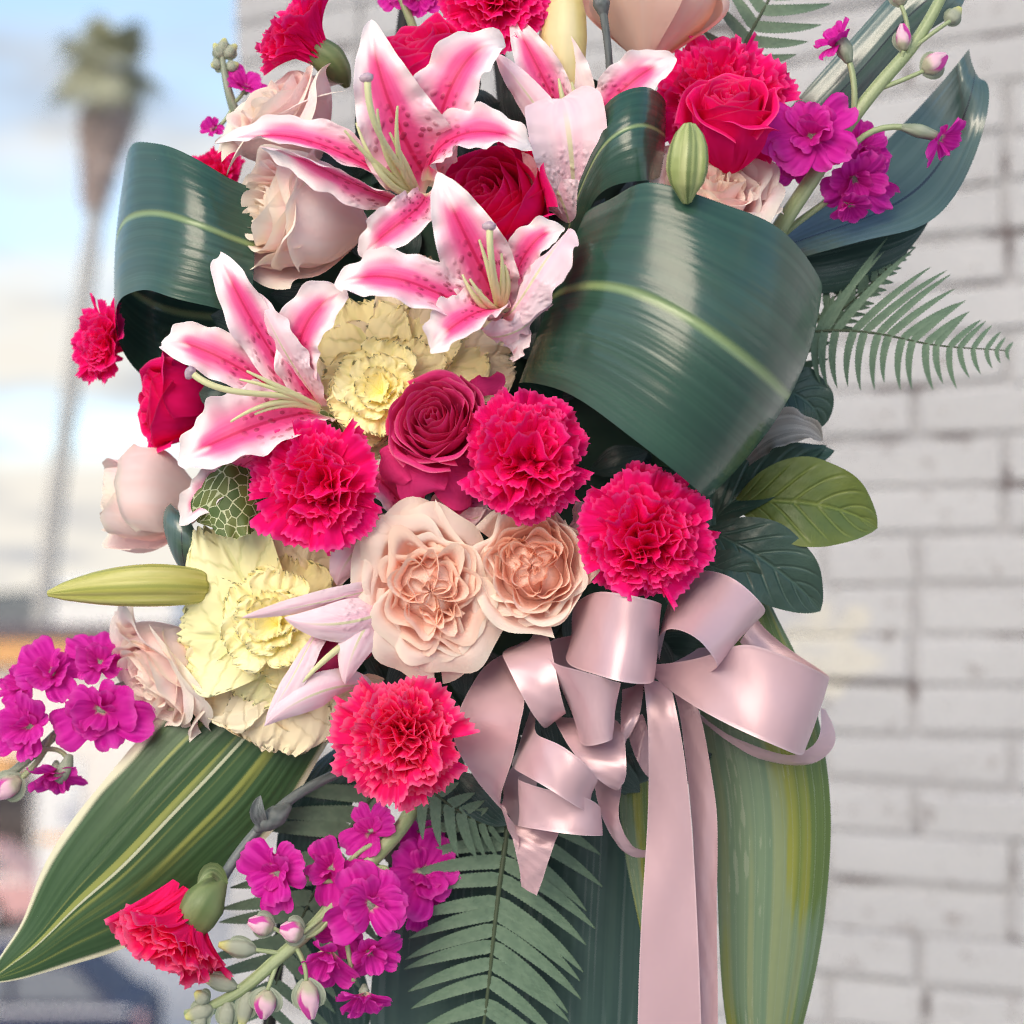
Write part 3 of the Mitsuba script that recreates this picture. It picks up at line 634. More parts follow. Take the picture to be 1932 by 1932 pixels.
# ------------------------------------------------------------------ ferns
def pinna(b, d, L, wid, curve, lift, rng, n=11):
    d = nrm(d); s = np.linspace(0, 1, n)[:, None]
    side = nrm(np.cross(d, W)); up = np.cross(side, d); up = up if up @ W > 0 else -up
    ca = curve
    c = b + d * L * (s - .12 * abs(ca) * s ** 2) + side * (ca * L * s ** 2 * .5) + up * (L * (lift * s - (.10 + lift) * s ** 2))
    h = wid / 2 * np.minimum(1, .78 + 3 * s) * (1 - s ** 2.4) ** .9 + wid * .02
    z = 1 + .075 * ((np.arange(n) % 2)[:, None] * 2 - 1) * (s > .08)
    T = nrm(np.gradient(c, axis=0)); sd = nrm(np.cross(T, up))
    return np.stack([c - sd * h * z, c - up * wid * .07, c + sd * h * z], 1)
def fern(label, rach, n, lenL, lenR, angL, angR, wid, curveL, curveR, bsdf, seed, skipL=0, skipR=0, lift=.1, stem=2.2, start=.04):
    k = thing('fern_frond', label, 'fern')
    rng = np.random.default_rng(seed)
    R = spl(PP(rach), 60); T = nrm(np.gradient(R, axis=0))
    putg(k, 'stem', tube(rach, [m(stem * 1.6), m(stem * .5)], 7, n=24), 'fern_stem')
    for i in range(n):
        q = float(np.clip(start + (1 - start) * (i + rng.normal(0, .12)) / (n - 1), 0, 1)); j = min(59, int(q * 59))
        for sgn, ln, an, cv, sk in ((1, lenL, angL, curveL, skipL), (-1, lenR, angR, curveR, skipR)):
            if i < sk: continue
            L = m(float(np.interp(q, *ln))) * rng.uniform(.88, 1.06)
            a = math.radians(float(np.interp(q, *an)) + rng.normal(0, 2.6)) * sgn
            t = T[j]; si = nrm(np.cross(W, t))
            d = t * math.cos(a) + si * math.sin(a)
            nn = int(np.clip(L / m(3.6), 11, 61)) | 1
            G = pinna(R[j] + W * .0006, d, L, m(wid * float(np.interp(q, (0, .6, 1), (1, .9, .45)))), -cv * sgn, lift * rng.uniform(.4, 1.5), rng, nn)
            putg(k, 'leaflet', G, bsdf)
fern('dark green fern frond reaching right in front of the brick wall', [(1520, 628, .5), (1606, 624, .9), (1676, 633, .9), (1746, 648, .7), (1816, 656, .3), (1905, 662, -.8)], 17,
     ((0, .25, .6, 1), (225, 215, 120, 22)), ((0, .3, .7, 1), (118, 112, 82, 18)), ((0, 1), (50, 56)), ((0, .3, 1), (112, 104, 84)), 16, -.22, -.65, 'fern_green', 3)
fern('large pale green fern frond hanging at the bottom centre', [(968, 1470, 1.2), (955, 1580, 1.8), (940, 1690, 2.2), (930, 1780, 2.3), (919, 1885, 2.2), (905, 1990, 1.8), (890, 2100, 1)], 19,
     ((0, .3, 1), (200, 235, 170)), ((0, .3, 1), (190, 205, 150)), ((0, .5, 1), (76, 66, 60)), ((0, .3, 1), (92, 80, 62)), 29, -.32, -.32, 'fern_green', 4, lift=.05, stem=4, start=.1)
fern('small fern tip below the lowest carnation', [(800, 1480, 2.8), (850, 1520, 3.2), (890, 1545, 3.0), (930, 1560, 2.4)], 7, ((0, 1), (60, 40)), ((0, 1), (120, 80)), ((0, 1), (60, 60)), ((0, 1), (62, 40)), 22, 0, -.3, 'fern_green', 5)
fern('shadowed fern frond behind the lower left stock', [(720, 1480, -.6), (650, 1580, 0), (590, 1690, .2), (540, 1800, .1), (500, 1960, -.4)], 12,
     ((0, .5, 1), (170, 190, 150)), ((0, .5, 1), (190, 200, 150)), ((0, 1), (70, 62)), ((0, 1), (60, 55)), 34, -.1, -.15, 'fern_green', 6, lift=.12, stem=3)
fern('green fern frond at the top right of the peach rose', [(1390, 125, -.8), (1420, 55, -.5), (1450, 0, -.5), (1475, -60, -.8), (1490, -150, -1)], 9,
     ((0, .5, 1), (90, 110, 60)), ((0, .5, 1), (125, 150, 60)), ((0, 1), (70, 55)), ((0, 1), (78, 60)), 24, 0, -.35, 'fern_green', 7, stem=3)
fern('narrow fern frond under the upper right leaves', [(1545, 620, -.8), (1600, 575, -.4), (1660, 520, -.5), (1712, 468, -1)], 13, ((0, 1), (60, 18)), ((0, 1), (70, 20)), ((0, 1), (40, 40)), ((0, 1), (40, 40)), 15, 0, 0, 'fern_green', 8)
fern('short fern tuft behind the huge rolled leaf', [(1480, 700, -1), (1545, 600, -.9), (1590, 545, -1), (1650, 505, -1.2)], 9, ((0, 1), (80, 30)), ((0, 1), (90, 30)), ((0, 1), (50, 45)), ((0, 1), (50, 45)), 18, -.2, -.2, 'fern_green', 9)
# ------------------------------------------------------------------ carnations
def carnation(label, x, y, w, R, axis, seed, bsdf='hot_pink_ruffle', n=44, spread=1.0, calyx=None, depth=.95, nt=31, squash=0.0):
    k = thing('carnation', label, 'carnation', 'hot pink carnations in the spray')
    rng = np.random.default_rng(seed)
    F = frame(axis, rng.uniform(0, 6)); Rm = m(R, w)
    n = int(n * rng.uniform(.78, 1.12)); depth *= rng.uniform(.86, 1.06); sr = rng.uniform(.04, .09); lop = rng.normal(0, .16, 2)
    o = P(x, y, w) - F[2] * Rm * depth * .62
    inner = []
    for i in range(n):
        f = (i + .5) / n
        phi = i * 2.39996 + rng.normal(0, .3)
        th1 = (.06 + 1.62 * f ** .9) * spread
        j = rng.normal(0, .11, 2) * Rm * (1 - f)
        oo = o + F[0] * (j[0] + lop[0] * Rm * (1 - f)) + F[1] * (j[1] + lop[1] * Rm * (1 - f))
        L = Rm * (1.0 + .20 * f + rng.normal(0, .085)) * (depth + (1 - depth) * f)
        G = fan(oo, F, phi, L, th1 * .2, th1 * 1.0 + .15 * f, rng.uniform(.40, .58), rng.uniform(.10, .17) * (1.1 - .72 * f), sr, nt, 10, rng, cup=rng.uniform(-.1, .35), rk=rng.uniform(3.4, 6.4), thp=.8, arc=.08, wp=1.1)
        if f > .66: putg(k, 'petal', G, bsdf)
        else: inner.append(G)
    putj(k, 'inner_petals_or_dome', inner, bsdf, kind='stuff')
    if calyx:
        pts, rad = calyx
        c = putg(k, 'calyx', tube(pts, [m(r) for r in rad], 18, 5, .10, n=16), 'calyx_green')
    return k
CA = carnation
CA('hot pink carnation beside the mottled kale leaf, left of the centre rose', 590, 908, 9.5, 124, (-.12, .12, 1), 31)
CA('hot pink carnation touching the right side of the dusky centre rose', 985, 852, 10, 124, (.05, .0, 1), 32)
CA('hot pink carnation just above the pink ribbon bow', 1214, 1000, 10, 129, (.12, -.05, 1), 33)
CA('coral pink carnation left of the ribbon bow, lowest of the open ones', 757, 1396, 9, 127, (-.1, -.18, 1), 34, 'coral_pink_ruffle')
CA('crimson carnation behind the upper right rose', 1372, 196, 3.5, 132, (.1, .3, .9), 35)
CA('hot pink carnation at the top edge behind the lilies', 932, -4, 5, 104, (0, .2, 1), 36, n=44)
CA('hot pink carnation at the left edge beside the looped leaf', 196, 645, -1, 82, (-.75, .0, .55), 37, n=36, nt=23)
CA('sliver of red carnation peeking above the looped left leaf', 408, 322, -3.5, 62, (-.2, .5, .8), 38, n=30, nt=23)
CA('carnation seen from the side at upper left, green cup to its right', 572, 70, 3, 112, (-.74, .62, .14), 39, n=38, spread=.72, calyx=([(570, 82, 3), (600, 98, 3), (620, 112, 3), (642, 138, 2.6), (655, 165, 2.2)], [20, 30, 33, 24, 6]), depth=1.1)
kc = CA('drooping carnation seen from the side on a grey stem at lower left', 342, 1768, 5, 126, (-.52, -.82, .22), 47, 'coral_pink_ruffle', n=64, spread=.78, calyx=([(352, 1755, 5), (376, 1722, 5), (392, 1695, 5), (410, 1668, 4.8), (421, 1655, 4.6)], [30, 40, 42, 28, 12]), depth=1.1)
putg(kc, 'stem', tube([(419, 1660, 4.6), (440, 1625, 4.4), (511, 1540, 4), (575, 1490, 3.4), (650, 1452, 2), (720, 1400, 0)], [m(10), m(10), m(9)], 10, n=40), 'stem_grey')
putg(kc, 'stem_node', tube([(482, 1568, 4.3), (500, 1553, 4.4), (520, 1540, 4.4), (545, 1520, 4)], [m(6), m(19), m(21), m(8)], 12, n=14), 'stem_grey')
for a, b, c in (((500, 1560, 4.5), (486, 1528, 5.2), (492, 1500, 5)), ((425, 1668, 5), (398, 1642, 5.6), (372, 1668, 5.8))):
    putg(kc, 'bract', blade([a, b, c], 30, (0, .2, 1), nu=7, nv=10, base=.4, cup=.5, tip=1.5), 'stem_grey' if b[0] > 450 else 'calyx_green')

# ------------------------------------------------------------------ roses
def rose(name, label, x, y, w, R, axis, seed, bsdf, H=1.25, n=26, opening=.5, wave=.03, drop=.12, lip=.22, group=None, cat='rose', inner=0.04, bulge=.0, pleat=0.0, back=0.0, nt=25, core=0.0, owave=0.0, oval=None, heart=None):
    k = thing(name, label, cat, group)
    rng = np.random.default_rng(seed)
    ex, ey, ez = frame(axis, rng.uniform(0, 6)); R = m(R, w); Hm = H * R
    o = P(x, y, w) - ez * Hm * .85
    s = np.linspace(0, 1, 15)[:, None]; t = np.linspace(-1, 1, nt)[None, :]
    if core:  # dome added between the petals to brighten the deep wells
        tc, pc = np.meshgrid(np.linspace(0, 2 * np.pi, 33), np.linspace(0.02, 1, 12))
        G = o + (core * R * pc * np.cos(tc))[..., None] * ex + (core * R * pc * np.sin(tc))[..., None] * ey + (Hm * (.80 - .75 * pc ** 3) + R * .05 * np.sin(tc * 5 + pc * 7))[..., None] * ez
        putg(k, 'inner_petals_or_dome', G, heart or bsdf, kind='stuff')
    for i in range(n):
        f = i / (n - 1); a0 = i * 2.39996 + rng.normal(0, .22)
        rr = R * (inner + (.93 - inner) * f ** .8) * rng.uniform(.95, 1.05)
        zt = Hm * (1 - .07 * (1 - f) ** 2 - drop * f ** 2 + rng.normal(0, .02))
        dphi = 1.75 * (1 - f) + (.92 + .1 * rng.random()) * f
        q = np.clip((s - .68) / .32, 0, 1)
        ph = rng.uniform(0, 6.28, 4)
        rim = 1 - (.13 + .1 * f) * np.abs(t) ** 2.6 + .035 * f * np.exp(-(t / .16) ** 2) + wave * .6 * np.sin(4.2 * t + ph[0]) * s ** 2
        prof = (.22 + .78 * np.sin(np.pi / 2 * np.clip(s * 1.25, 0, 1)) ** .8) * (1 - (.30 * (1 - opening) * (1 - .4 * f)) * s ** 2.5) * (1 + bulge * f * np.sin(np.pi * s) ** 2)
        r = rr * prof
        lp = lip * R * f ** 1.3 * (.75 + .5 * rng.random()) * (1 + .35 * np.sin(2.6 * t + ph[1]))
        r = r + lp * q ** 2 + R * .085 * t * (.25 + .75 * f) * s
        z = zt * s ** .9 * rim - lp * .85 * q ** 2.2 - back * R * f * q ** 2
        r = r + R * .10 * f * np.abs(t) ** 4 * q + wave * R * s ** 2 * (np.sin(3.4 * t * (1 + f) + ph[2]) + .6 * np.sin(7.3 * t + ph[3]))
        if owave: z = z + owave * R * f ** 2 * s ** 3 * (np.sin(5.2 * t + ph[1]) + .7 * np.sin(9 * t + ph[3])); r = r * (1 + .5 * owave * f ** 2 * np.sin(4 * t + ph[2]) * s ** 2)
        if pleat: r = r + pleat * R * (1 - f) ** .5 * s * (np.sin(4.6 * t + ph[0]) + .5 * np.sin(9.5 * t + ph[1])) * min(1, f * 6 + .2)
        r = np.maximum(r, R * .012)
        A = a0 + dphi * t
        G = o + (r * np.cos(A))[..., None] * ex + (r * np.sin(A))[..., None] * ey + (z + 0 * A)[..., None] * ez
        if oval:
            e = dv(*oval[0]); G = G + ((G - o) @ e * (oval[1] - 1))[..., None] * e
        putg(k, 'petal', G, heart if heart and f < .62 else bsdf)
    return k
HG, BG_ = 'hot pink roses in the spray', 'pale pink and peach roses in the spray'
rose('rose', 'dusky hot pink rose with a tight spiral centre in the middle of the spray', 814, 785, 10, 103, (-.18, .40, 1), 51, 'dusky_pink_velvet', H=1.25, n=30, opening=.25, lip=.16, drop=.16, group=HG)
for sp_, w_ in (([(800, 845, 7.5), (768, 862, 9), (740, 880, 9), (722, 905, 8)], 84), ([(812, 850, 7.5), (800, 885, 9.2), (790, 915, 9.2), (800, 948, 8)], 100), ([(830, 850, 7.5), (850, 890, 8.8), (868, 920, 8.6), (890, 940, 7.4)], 92), ([(870, 740, 7.5), (905, 728, 8.6), (930, 720, 8), (938, 700, 7)], 44)):
    putg('rose', 'petal', blade(sp_, w_, (-.1, .2, 1), nu=17, nv=22, base=.5, peak=.6, ruf=.14, rk=2.5, cup=-.2, rng=np.random.default_rng(int(w_))), 'dusky_pink_velvet')
rose('rose', 'hot pink rose between the upper and the middle lily', 912, 362, 7.2, 122, (-.46, .34, .8), 52, 'hot_pink_velvet', H=1.55, n=26, opening=.35, lip=.16, drop=.10, group=HG)
rose('rose', 'crimson rosebud at the top left above the big lily', 782, 88, 7, 96, (-.36, .78, .50), 53, 'hot_pink_velvet', H=2.1, n=20, opening=.15, lip=.14, drop=.05, bulge=.12, group=HG)
rose('rose', 'crimson rose at upper right in front of a carnation', 1378, 184, 8, 92, (-.05, .78, .60), 54, 'hot_pink_velvet', H=1.95, n=26, opening=.3, lip=.22, drop=.06, group=HG)
rose('rose', 'crimson rose facing left under the looped left leaf', 282, 765, 1, 88, (-.93, .0, .34), 55, 'hot_pink_velvet', H=1.7, n=20, opening=.4, lip=.25, drop=.04, group=HG)
rose('rose', 'big blush pink rose facing left beside the looped leaf', 498, 402, 7.2, 124, (-.88, .06, .50), 56, 'blush_petal', H=1.95, n=28, opening=.45, lip=.24, drop=.06, wave=.035, bulge=.1, group=BG_)
rose('rose', 'blush pink rose at upper left behind the big lily', 505, 188, 4, 128, (-.50, .72, .40), 57, 'blush_petal', H=1.35, n=24, opening=.5, lip=.32, drop=.05, wave=.05, group=BG_)
rose('rose', 'ruffled peach rose left of the other peach rose, cream outer petals', 812, 1116, 9.5, 122, (.10, -.10, 1), 58, 'peach_petal', H=.95, n=30, opening=.75, lip=.30, drop=.30, wave=.045, pleat=.19, inner=.10, core=.66, owave=.09, oval=((.28, -.96, 0), 1.26), heart='peach_heart', group=BG_)
rose('rose', 'round peach pink rose under the centre carnation', 1003, 1066, 9.5, 119, (-.05, .10, 1), 59, 'peach_petal', H=1.05, n=30, opening=.45, lip=.16, drop=.22, wave=.03, pleat=.13, inner=.08, core=.66, owave=.06, oval=((.2, -.98, 0), 1.08), heart='peach_heart', group=BG_)
rose('rose', 'closed blush rose pointing left at the left edge', 216, 945, 1, 100, (-.96, .05, .24), 60, 'blush_petal', H=1.95, n=16, opening=.2, lip=.13, drop=.04, bulge=.16, group=BG_)
rose('rose', 'blush rose with many ruffled petals facing down left below the long bud', 280, 1296, 3, 126, (-.66, -.46, .50), 61, 'blush_petal', H=1.35, n=34, opening=.6, lip=.30, drop=.05, wave=.06, group=BG_)
rose('rose', 'smooth apricot rose at the top edge seen from below', 1240, -60, 2.5, 136, (.12, .98, -.08), 62, 'apricot_petal', H=1.5, n=16, opening=.4, lip=.2, drop=.04, bulge=.22, group=BG_)
rose('rose', 'pale ruffled rose peeking over the huge rolled leaf', 1350, 338, 6, 128, (.10, .62, .7), 63, 'blush_petal', H=1.1, n=26, opening=.7, lip=.28, drop=.10, wave=.07, group=BG_)

# ------------------------------------------------------------------ lilies
def lily(label, petals, pistil=None, stamens=(), throat=None, bsdf='lily_petal', seed=1, cat='lily'):
    k = thing('lily', label, cat, 'pink and white lilies in the spray')
    rng = np.random.default_rng(seed)
    for pt in petals:
        sp, wd, N = pt[:3]; kw = dict(pt[3]) if len(pt) > 3 else {}
        b = kw.pop('mat', bsdf)
        kw = {**dict(nu=21, nv=44, base=.30, peak=.52, tip=2.0, fold=.10, cup=.25, ruf=.15, rk=4.2), **kw}
        putg(k, 'petal', blade(sp, wd, N, rng=rng, **kw), b)
    if pistil:
        putg(k, 'pistil', tube(pistil, [m(7), m(5.5), m(6.5)], 9), 'filament')
        a = np.array(pistil[-1]); b = np.array(pistil[-2]); e = (a - b) / np.linalg.norm((a - b)[:2])
        putg(k, 'stigma', tube([a - e * 7, a - e * 1, a + e * 8, a + e * 13], [m(4), m(13), m(14), m(4)], 12, 3, .25, n=12), 'stigma')
    for s_ in stamens:
        putg(k, 'filament', tube(s_, [m(7), m(6), m(2.2)], 7), 'filament')
    if throat: putg(k, 'throat', tube(throat[0], [m(r) for r in throat[1]], 14), 'lily_throat')
    return k
lily('wide open pink lily with white edges at the upper left, purple stigma held high', [
    ([(812, 345, 7), (768, 270, 9.3), (725, 165, 10.4), (701, 36, 9.6)], 172, (-.1, .2, 1), dict(base=.5, peak=.34, tip=1.15)),
    ([(780, 366, 7.5), (690, 312, 9.6), (590, 268, 10.2), (500, 255, 9.6), (405, 272, 8.4)], 78, (.05, .55, .8), dict(peak=.45, cup=.5)),
    ([(790, 380, 7), (680, 352, 10.2), (580, 305, 10.8), (488, 276, 9.8)], 66, (.1, -.75, .5), dict(mat='lily_petal', cup=.6, base=.5)),
    ([(812, 352, 6.5), (826, 240, 8.3), (858, 150, 9.2), (905, 92, 8.8), (955, 88, 7.6)], 128, (-.25, .15, 1), dict(base=.36, peak=.45, ruf=.2)),
    ([(806, 340, 7.5), (842, 268, 9.6), (915, 248, 10.6), (1006, 284, 10)], 100, (.1, .45, .9), dict(peak=.5, ruf=.2)),
    ([(800, 365, 7.5), (788, 392, 9.8), (755, 420, 10.6), (715, 452, 10.4), (684, 486, 9.4)], 84, (.3, .35, .85), dict(peak=.6, ruf=.22)),
    ], [(785, 362, 8), (745, 300, 11), (708, 235, 13), (693, 150, 13.6)],
    [[(780, 365, 8), (700, 300, 11), (650, 246, 12)], [(785, 362, 8), (752, 290, 11), (750, 200, 12.4)], [(780, 364, 8), (725, 280, 11), (712, 205, 12)], [(786, 360, 8), (760, 300, 10.5), (735, 250, 11.6)], [(778, 368, 8), (720, 330, 10.5), (672, 232, 11)]], seed=71)
lily('pink lily with white petal tips in the middle left of the huge rolled leaf', [
    ([(950, 590, 8), (905, 500, 10.5), (862, 410, 11.5), (826, 324, 10.8)], 132, (-.1, .1, 1), dict(base=.40, peak=.45, tip=1.4)),
    ([(940, 585, 8.5), (855, 566, 11), (760, 528, 11.8), (695, 522, 11.2), (631, 538, 9.6)], 102, (-.05, .35, .95), dict(base=.36, peak=.6, ruf=.18)),
    ([(945, 590, 9), (895, 592, 11.4), (850, 620, 12), (812, 660, 11)], 96, (-.35, .25, .9), dict(base=.45, peak=.6, cup=.4, ruf=.16)),
    ([(950, 595, 9), (985, 560, 11.8), (1020, 505, 12.4), (1050, 462, 11.8), (1072, 432, 10)], 84, (.55, -.2, -.75), dict(base=.5, peak=.5, cup=.5)),
    ([(952, 580, 7.5), (980, 500, 9.2), (1015, 450, 9.8), (1066, 430, 9)], 74, (-.3, .2, .9), dict(base=.4, peak=.6, ruf=.2)),
    ([(945, 605, 9), (925, 636, 10.4), (968, 628, 11), (1012, 600, 10.6), (1038, 576, 9.4)], 62, (.25, .75, -.5), dict(base=.5, peak=.6, ruf=.25)),
    ([(990, 625, 9.4), (985, 640, 10), (975, 655, 10), (968, 672, 9.2)], 46, (-.3, .2, .9), dict(mat='pale_lily_petal', ruf=.3, peak=.6)),
    ], [(942, 580, 9), (934, 530, 11.6), (926, 480, 12.8), (924, 430, 13)],
    [[(940, 582, 9), (925, 520, 11.2), (904, 452, 12)], [(944, 580, 9), (948, 520, 11.4), (946, 478, 12)], [(944, 582, 9), (958, 530, 11), (952, 500, 11.6)], [(938, 586, 9), (908, 558, 11.4), (886, 526, 12)], [(938, 588, 9), (900, 566, 11), (872, 518, 11.4)]], seed=72)
lily('pink lily opening to the left over the looped left leaf', [
    ([(602, 772, 6), (530, 690, 8), (468, 590, 9), (436, 530, 9), (408, 474, 7.6)], 84, (-.3, .25, .9), dict(base=.4, peak=.5, ruf=.22, rk=3.2)),
    ([(606, 766, 6.5), (560, 700, 8.6), (520, 632, 9.4), (486, 552, 8.8)], 66, (.6, .2, -.7), dict(base=.5, peak=.5, cup=.4)),
    ([(608, 762, 6), (566, 700, 8.2), (570, 630, 9), (606, 575, 9.2), (654, 546, 8)], 98, (-.2, .15, .95), dict(base=.3, peak=.66, ruf=.18)),
    ([(600, 772, 5.5), (500, 722, 7), (410, 672, 7.4), (350, 648, 7), (304, 646, 5.6)], 92, (-.1, .3, .95), dict(base=.4, peak=.6, ruf=.2)),
    ([(612, 778, 6.5), (520, 792, 8.6), (425, 826, 9), (335, 872, 7.4)], 150, (-.15, .4, .9), dict(base=.42, peak=.52, tip=1.7, cup=.3)),
    ([(520, 840, 5), (430, 900, 6.4), (380, 942, 6.6), (338, 990, 5.6)], 74, (-.2, .3, .9), dict(base=.4, peak=.6, ruf=.18)),
    ], [(600, 770, 7.5), (510, 745, 9.8), (430, 736, 10.6), (362, 704, 10.4)],
    [[(600, 768, 7.5), (530, 732, 9.6), (465, 700, 10.2)], [(598, 772, 7.5), (520, 760, 9.4), (435, 796, 9.8)], [(600, 770, 7.5), (540, 740, 9.4), (452, 716, 10)], [(600, 772, 7.5), (540, 764, 9), (480, 782, 9.6)]], seed=73)
lily('half open pale pink lily trumpet standing upright at the top', [
    ([(1085, 330, 5), (1045, 250, 6.6), (985, 165, 7), (932, 98, 6.2)], 62, (.5, -.3, -.8), dict(base=.6, peak=.4)),
    ([(1075, 280, 4.5), (1045, 190, 5.4), (1005, 108, 5.8), (967, 28, 5.2)], 84, (-.1, .1, 1), dict(base=.45, peak=.5, ruf=.1, tip=1.5)),
    ([(1090, 280, 4), (1092, 190, 5), (1072, 110, 5.4), (1041, 34, 5)], 74, (-.2, -.1, 1), dict(base=.5, peak=.45, tip=1.5, mat='pale_lily_petal')),
    ([(1082, 400, 6), (1080, 320, 7.4), (1072, 245, 8), (1060, 186, 6.6)], 148, (.1, -.1, -1), dict(base=.3, peak=.70, tip=4, cup=-.5, ruf=.04)),
    ([(1075, 430, 5.4), (1055, 370, 6.8), (1020, 310, 7), (985, 262, 6.2)], 104, (.35, .2, -.9), dict(base=.35, peak=.55, ruf=.05)),
    ([(1105, 250, 4.6), (1150, 195, 6), (1200, 148, 6.4), (1276, 110, 5.6)], 92, (-.1, .25, 1), dict(base=.35, peak=.6)),
    ], None, [[(1072, 230, 6), (1062, 190, 6.3), (1054, 148, 6.5)], [(1078, 225, 6), (1084, 185, 6.3), (1078, 155, 6.5)]], ([(1075, 260, 4.4), (1064, 205, 4.9), (1055, 140, 5.1)], [30, 24, 5]), seed=74)
lily('half open pale lily hanging left beneath the left peach rose', [
    ([(740, 1100, 7), (650, 1126, 9.4), (560, 1146, 9.8), (455, 1166, 9.4)], 44, (.1, .5, -.8), dict(base=.5, peak=.4, ruf=.02)),
    ([(745, 1140, 7.5), (670, 1172, 9.8), (600, 1178, 10.2), (536, 1165, 9.6)], 84, (.1, .1, -1), dict(base=.6, peak=.4, cup=.5, ruf=.03, tip=1.6)),
    ([(655, 1172, 7), (592, 1204, 9), (560, 1262, 9.8), (526, 1322, 9.8), (500, 1368, 9.2)], 46, (.5, .2, -.8), dict(base=.5, peak=.6, ruf=.03, cup=.5)),
    ([(690, 1300, 7), (640, 1296, 9), (575, 1318, 10), (498, 1370, 9.4)], 66, (.1, .2, -1), dict(base=.45, peak=.5, mat='pale_lily_petal', ruf=.04, cup=.5, tip=1.6)),
    ([(745, 1140, 7), (692, 1180, 9.2), (665, 1235, 9.6), (651, 1292, 9)], 74, (-.1, .1, -1), dict(base=.5, peak=.45, ruf=.03, cup=.5, tip=1.6)),
    ], None, [[(650, 1215, 9), (610, 1248, 9.6), (570, 1288, 9.8)]], ([(690, 1190, 6.2), (632, 1236, 7.2), (572, 1290, 8)], [44, 42, 12]), seed=75)
lily('mostly hidden lily with mauve throat between the centre rose and the peach roses', [
    ([(800, 985, 5), (755, 945, 7), (715, 905, 7.6), (672, 884, 6.6)], 84, (.2, .4, .9), dict(base=.5, peak=.6)),
    ([(900, 935, 5), (865, 962, 6.5), (830, 990, 6.8), (795, 1010, 6)], 96, (.3, .6, .7), dict(base=.5)),
    ([(760, 985, 6), (690, 1020, 7.6), (655, 1060, 8), (636, 1106, 7)], 78, (-.1, .1, -1), dict(base=.4, peak=.5)),
    ([(860, 1000, 6), (880, 985, 6.8), (905, 975, 6.8), (930, 975, 6)], 40, (0, .4, -.9), dict(base=.4, peak=.5)),
    ([(1080, 960, 6.5), (1095, 980, 7), (1110, 1010, 7), (1118, 1040, 6.5)], 70, (.2, .3, -.9), dict(base=.5, peak=.5)),
    ], None, seed=76)

# lily buds
def lbud(label, pts, rad, b, lobes=6, lobe=.13):
    k = thing('lily_bud', label, 'flower bud')
    v, f, uv = grid(tube(pts, [m(r) for r in rad], 49, lobes, lobe, n=60))
    solo(k, (v, f), b, True, uv)
lbud('long closed yellow-green lily bud pointing left at the left edge', [(375, 1106, 5), (300, 1104, 6), (200, 1108, 6), (91, 1120, 5.4)], [33, 38, 41, 42, 41, 38, 33, 26, 18, 6], 'lily_bud_green')
lbud('small upright green lily bud in front of the huge rolled leaf', [(1296, 380, 13), (1295, 340, 13.6), (1298, 290, 13.8), (1300, 236, 13.6)], [9, 19, 32, 38, 38, 35, 27, 12], 'small_bud_green', 6, .2)
lbud('tall yellow closed lily bud at the top edge', [(1062, 210, 4), (1062, 120, 4.4), (1065, 40, 4.4), (1072, -60, 4)], [26, 40, 46, 48, 44, 30, 8], 'lily_bud_yellow', 3, .08)
kd = thing('cut_stem', 'thin dark flower stem with a swollen node before the apricot rose', 'stem')
putg(kd, 'stem', tube([(1150, 150, 5), (1147, 90, 5.6), (1136, 10, 5.8), (1126, -60, 5.8)], [m(7), m(7), m(8), m(8)], 10), 'stem_grey')
putg(kd, 'node', tube([(1140, 32, 5.7), (1135, 8, 5.8), (1130, -18, 5.8)], [m(7), m(17), m(9)], 12, n=12), 'stem_grey')

# ------------------------------------------------------------------ ornamental kale
def kaleplant(label, leaves, seed, heart):
    k = thing('ornamental_kale', label, 'ornamental cabbage', 'ornamental cabbages in the spray')
    rng = np.random.default_rng(seed)
    for sp, wd, N, b in leaves:
        p0, p1 = P(*sp[0]), P(*sp[-1]); d = p1 - p0
        ez = dv(N[0] * .8, N[1] * .8, 1); ex = d - ez * (d @ ez); Lk = np.linalg.norm(ex); ex = ex / Lk
        G = fan(p0, (ex, np.cross(ez, ex), ez), 0.0, Lk * 1.12, .95, 1.75, 1.22 * m(wd, sp[0][2]) / 2 / (Lk * 1.12), .05, .035, 61, 22, rng, cup=.12, rk=rng.uniform(3, 5), wp=.46, base=.2, arc=.13)
        s_, t_ = np.linspace(0, 1, 22)[:, None], np.linspace(-1, 1, 61)[None]
        e = np.maximum(s_ ** 5, np.abs(t_) ** 6 * s_)
        G = G + ez * (e * m(4.5) * (np.sin(t_ * rng.uniform(14, 20) + s_ * 9 + rng.uniform(0, 6)) + .6 * np.sin(t_ * 37 + s_ * 23)))[..., None]
        putg(k, 'leaf', G, b)
    for i in range(13):
        f = i / 12; F = frame((-.15, .2, 1), 0); L = m((52 + 52 * f) * rng.uniform(.9, 1.1))
        G = fan(P(*heart), F, i * 2.39996 + rng.normal(0, .2), L, .25 + .75 * f, .55 + 1.0 * f, .62, .05, .05, 41, 16, rng, cup=.25, rk=rng.uniform(3, 5), wp=.6, base=.15, arc=.08)
        s_, t_ = np.linspace(0, 1, 16)[:, None], np.linspace(-1, 1, 41)[None]
        G = G + F[2] * (np.maximum(s_ ** 4, np.abs(t_) ** 5 * s_) * m(5) * (np.sin(t_ * rng.uniform(12, 17) + rng.uniform(0, 6)) + .6 * np.sin(t_ * 31 + s_ * 19)))[..., None]
        putg(k, 'leaf', G, 'kale_yellow')
    return k
Yl, Cr, Lm = 'kale_yellow', 'kale_cream', 'kale_lemon'
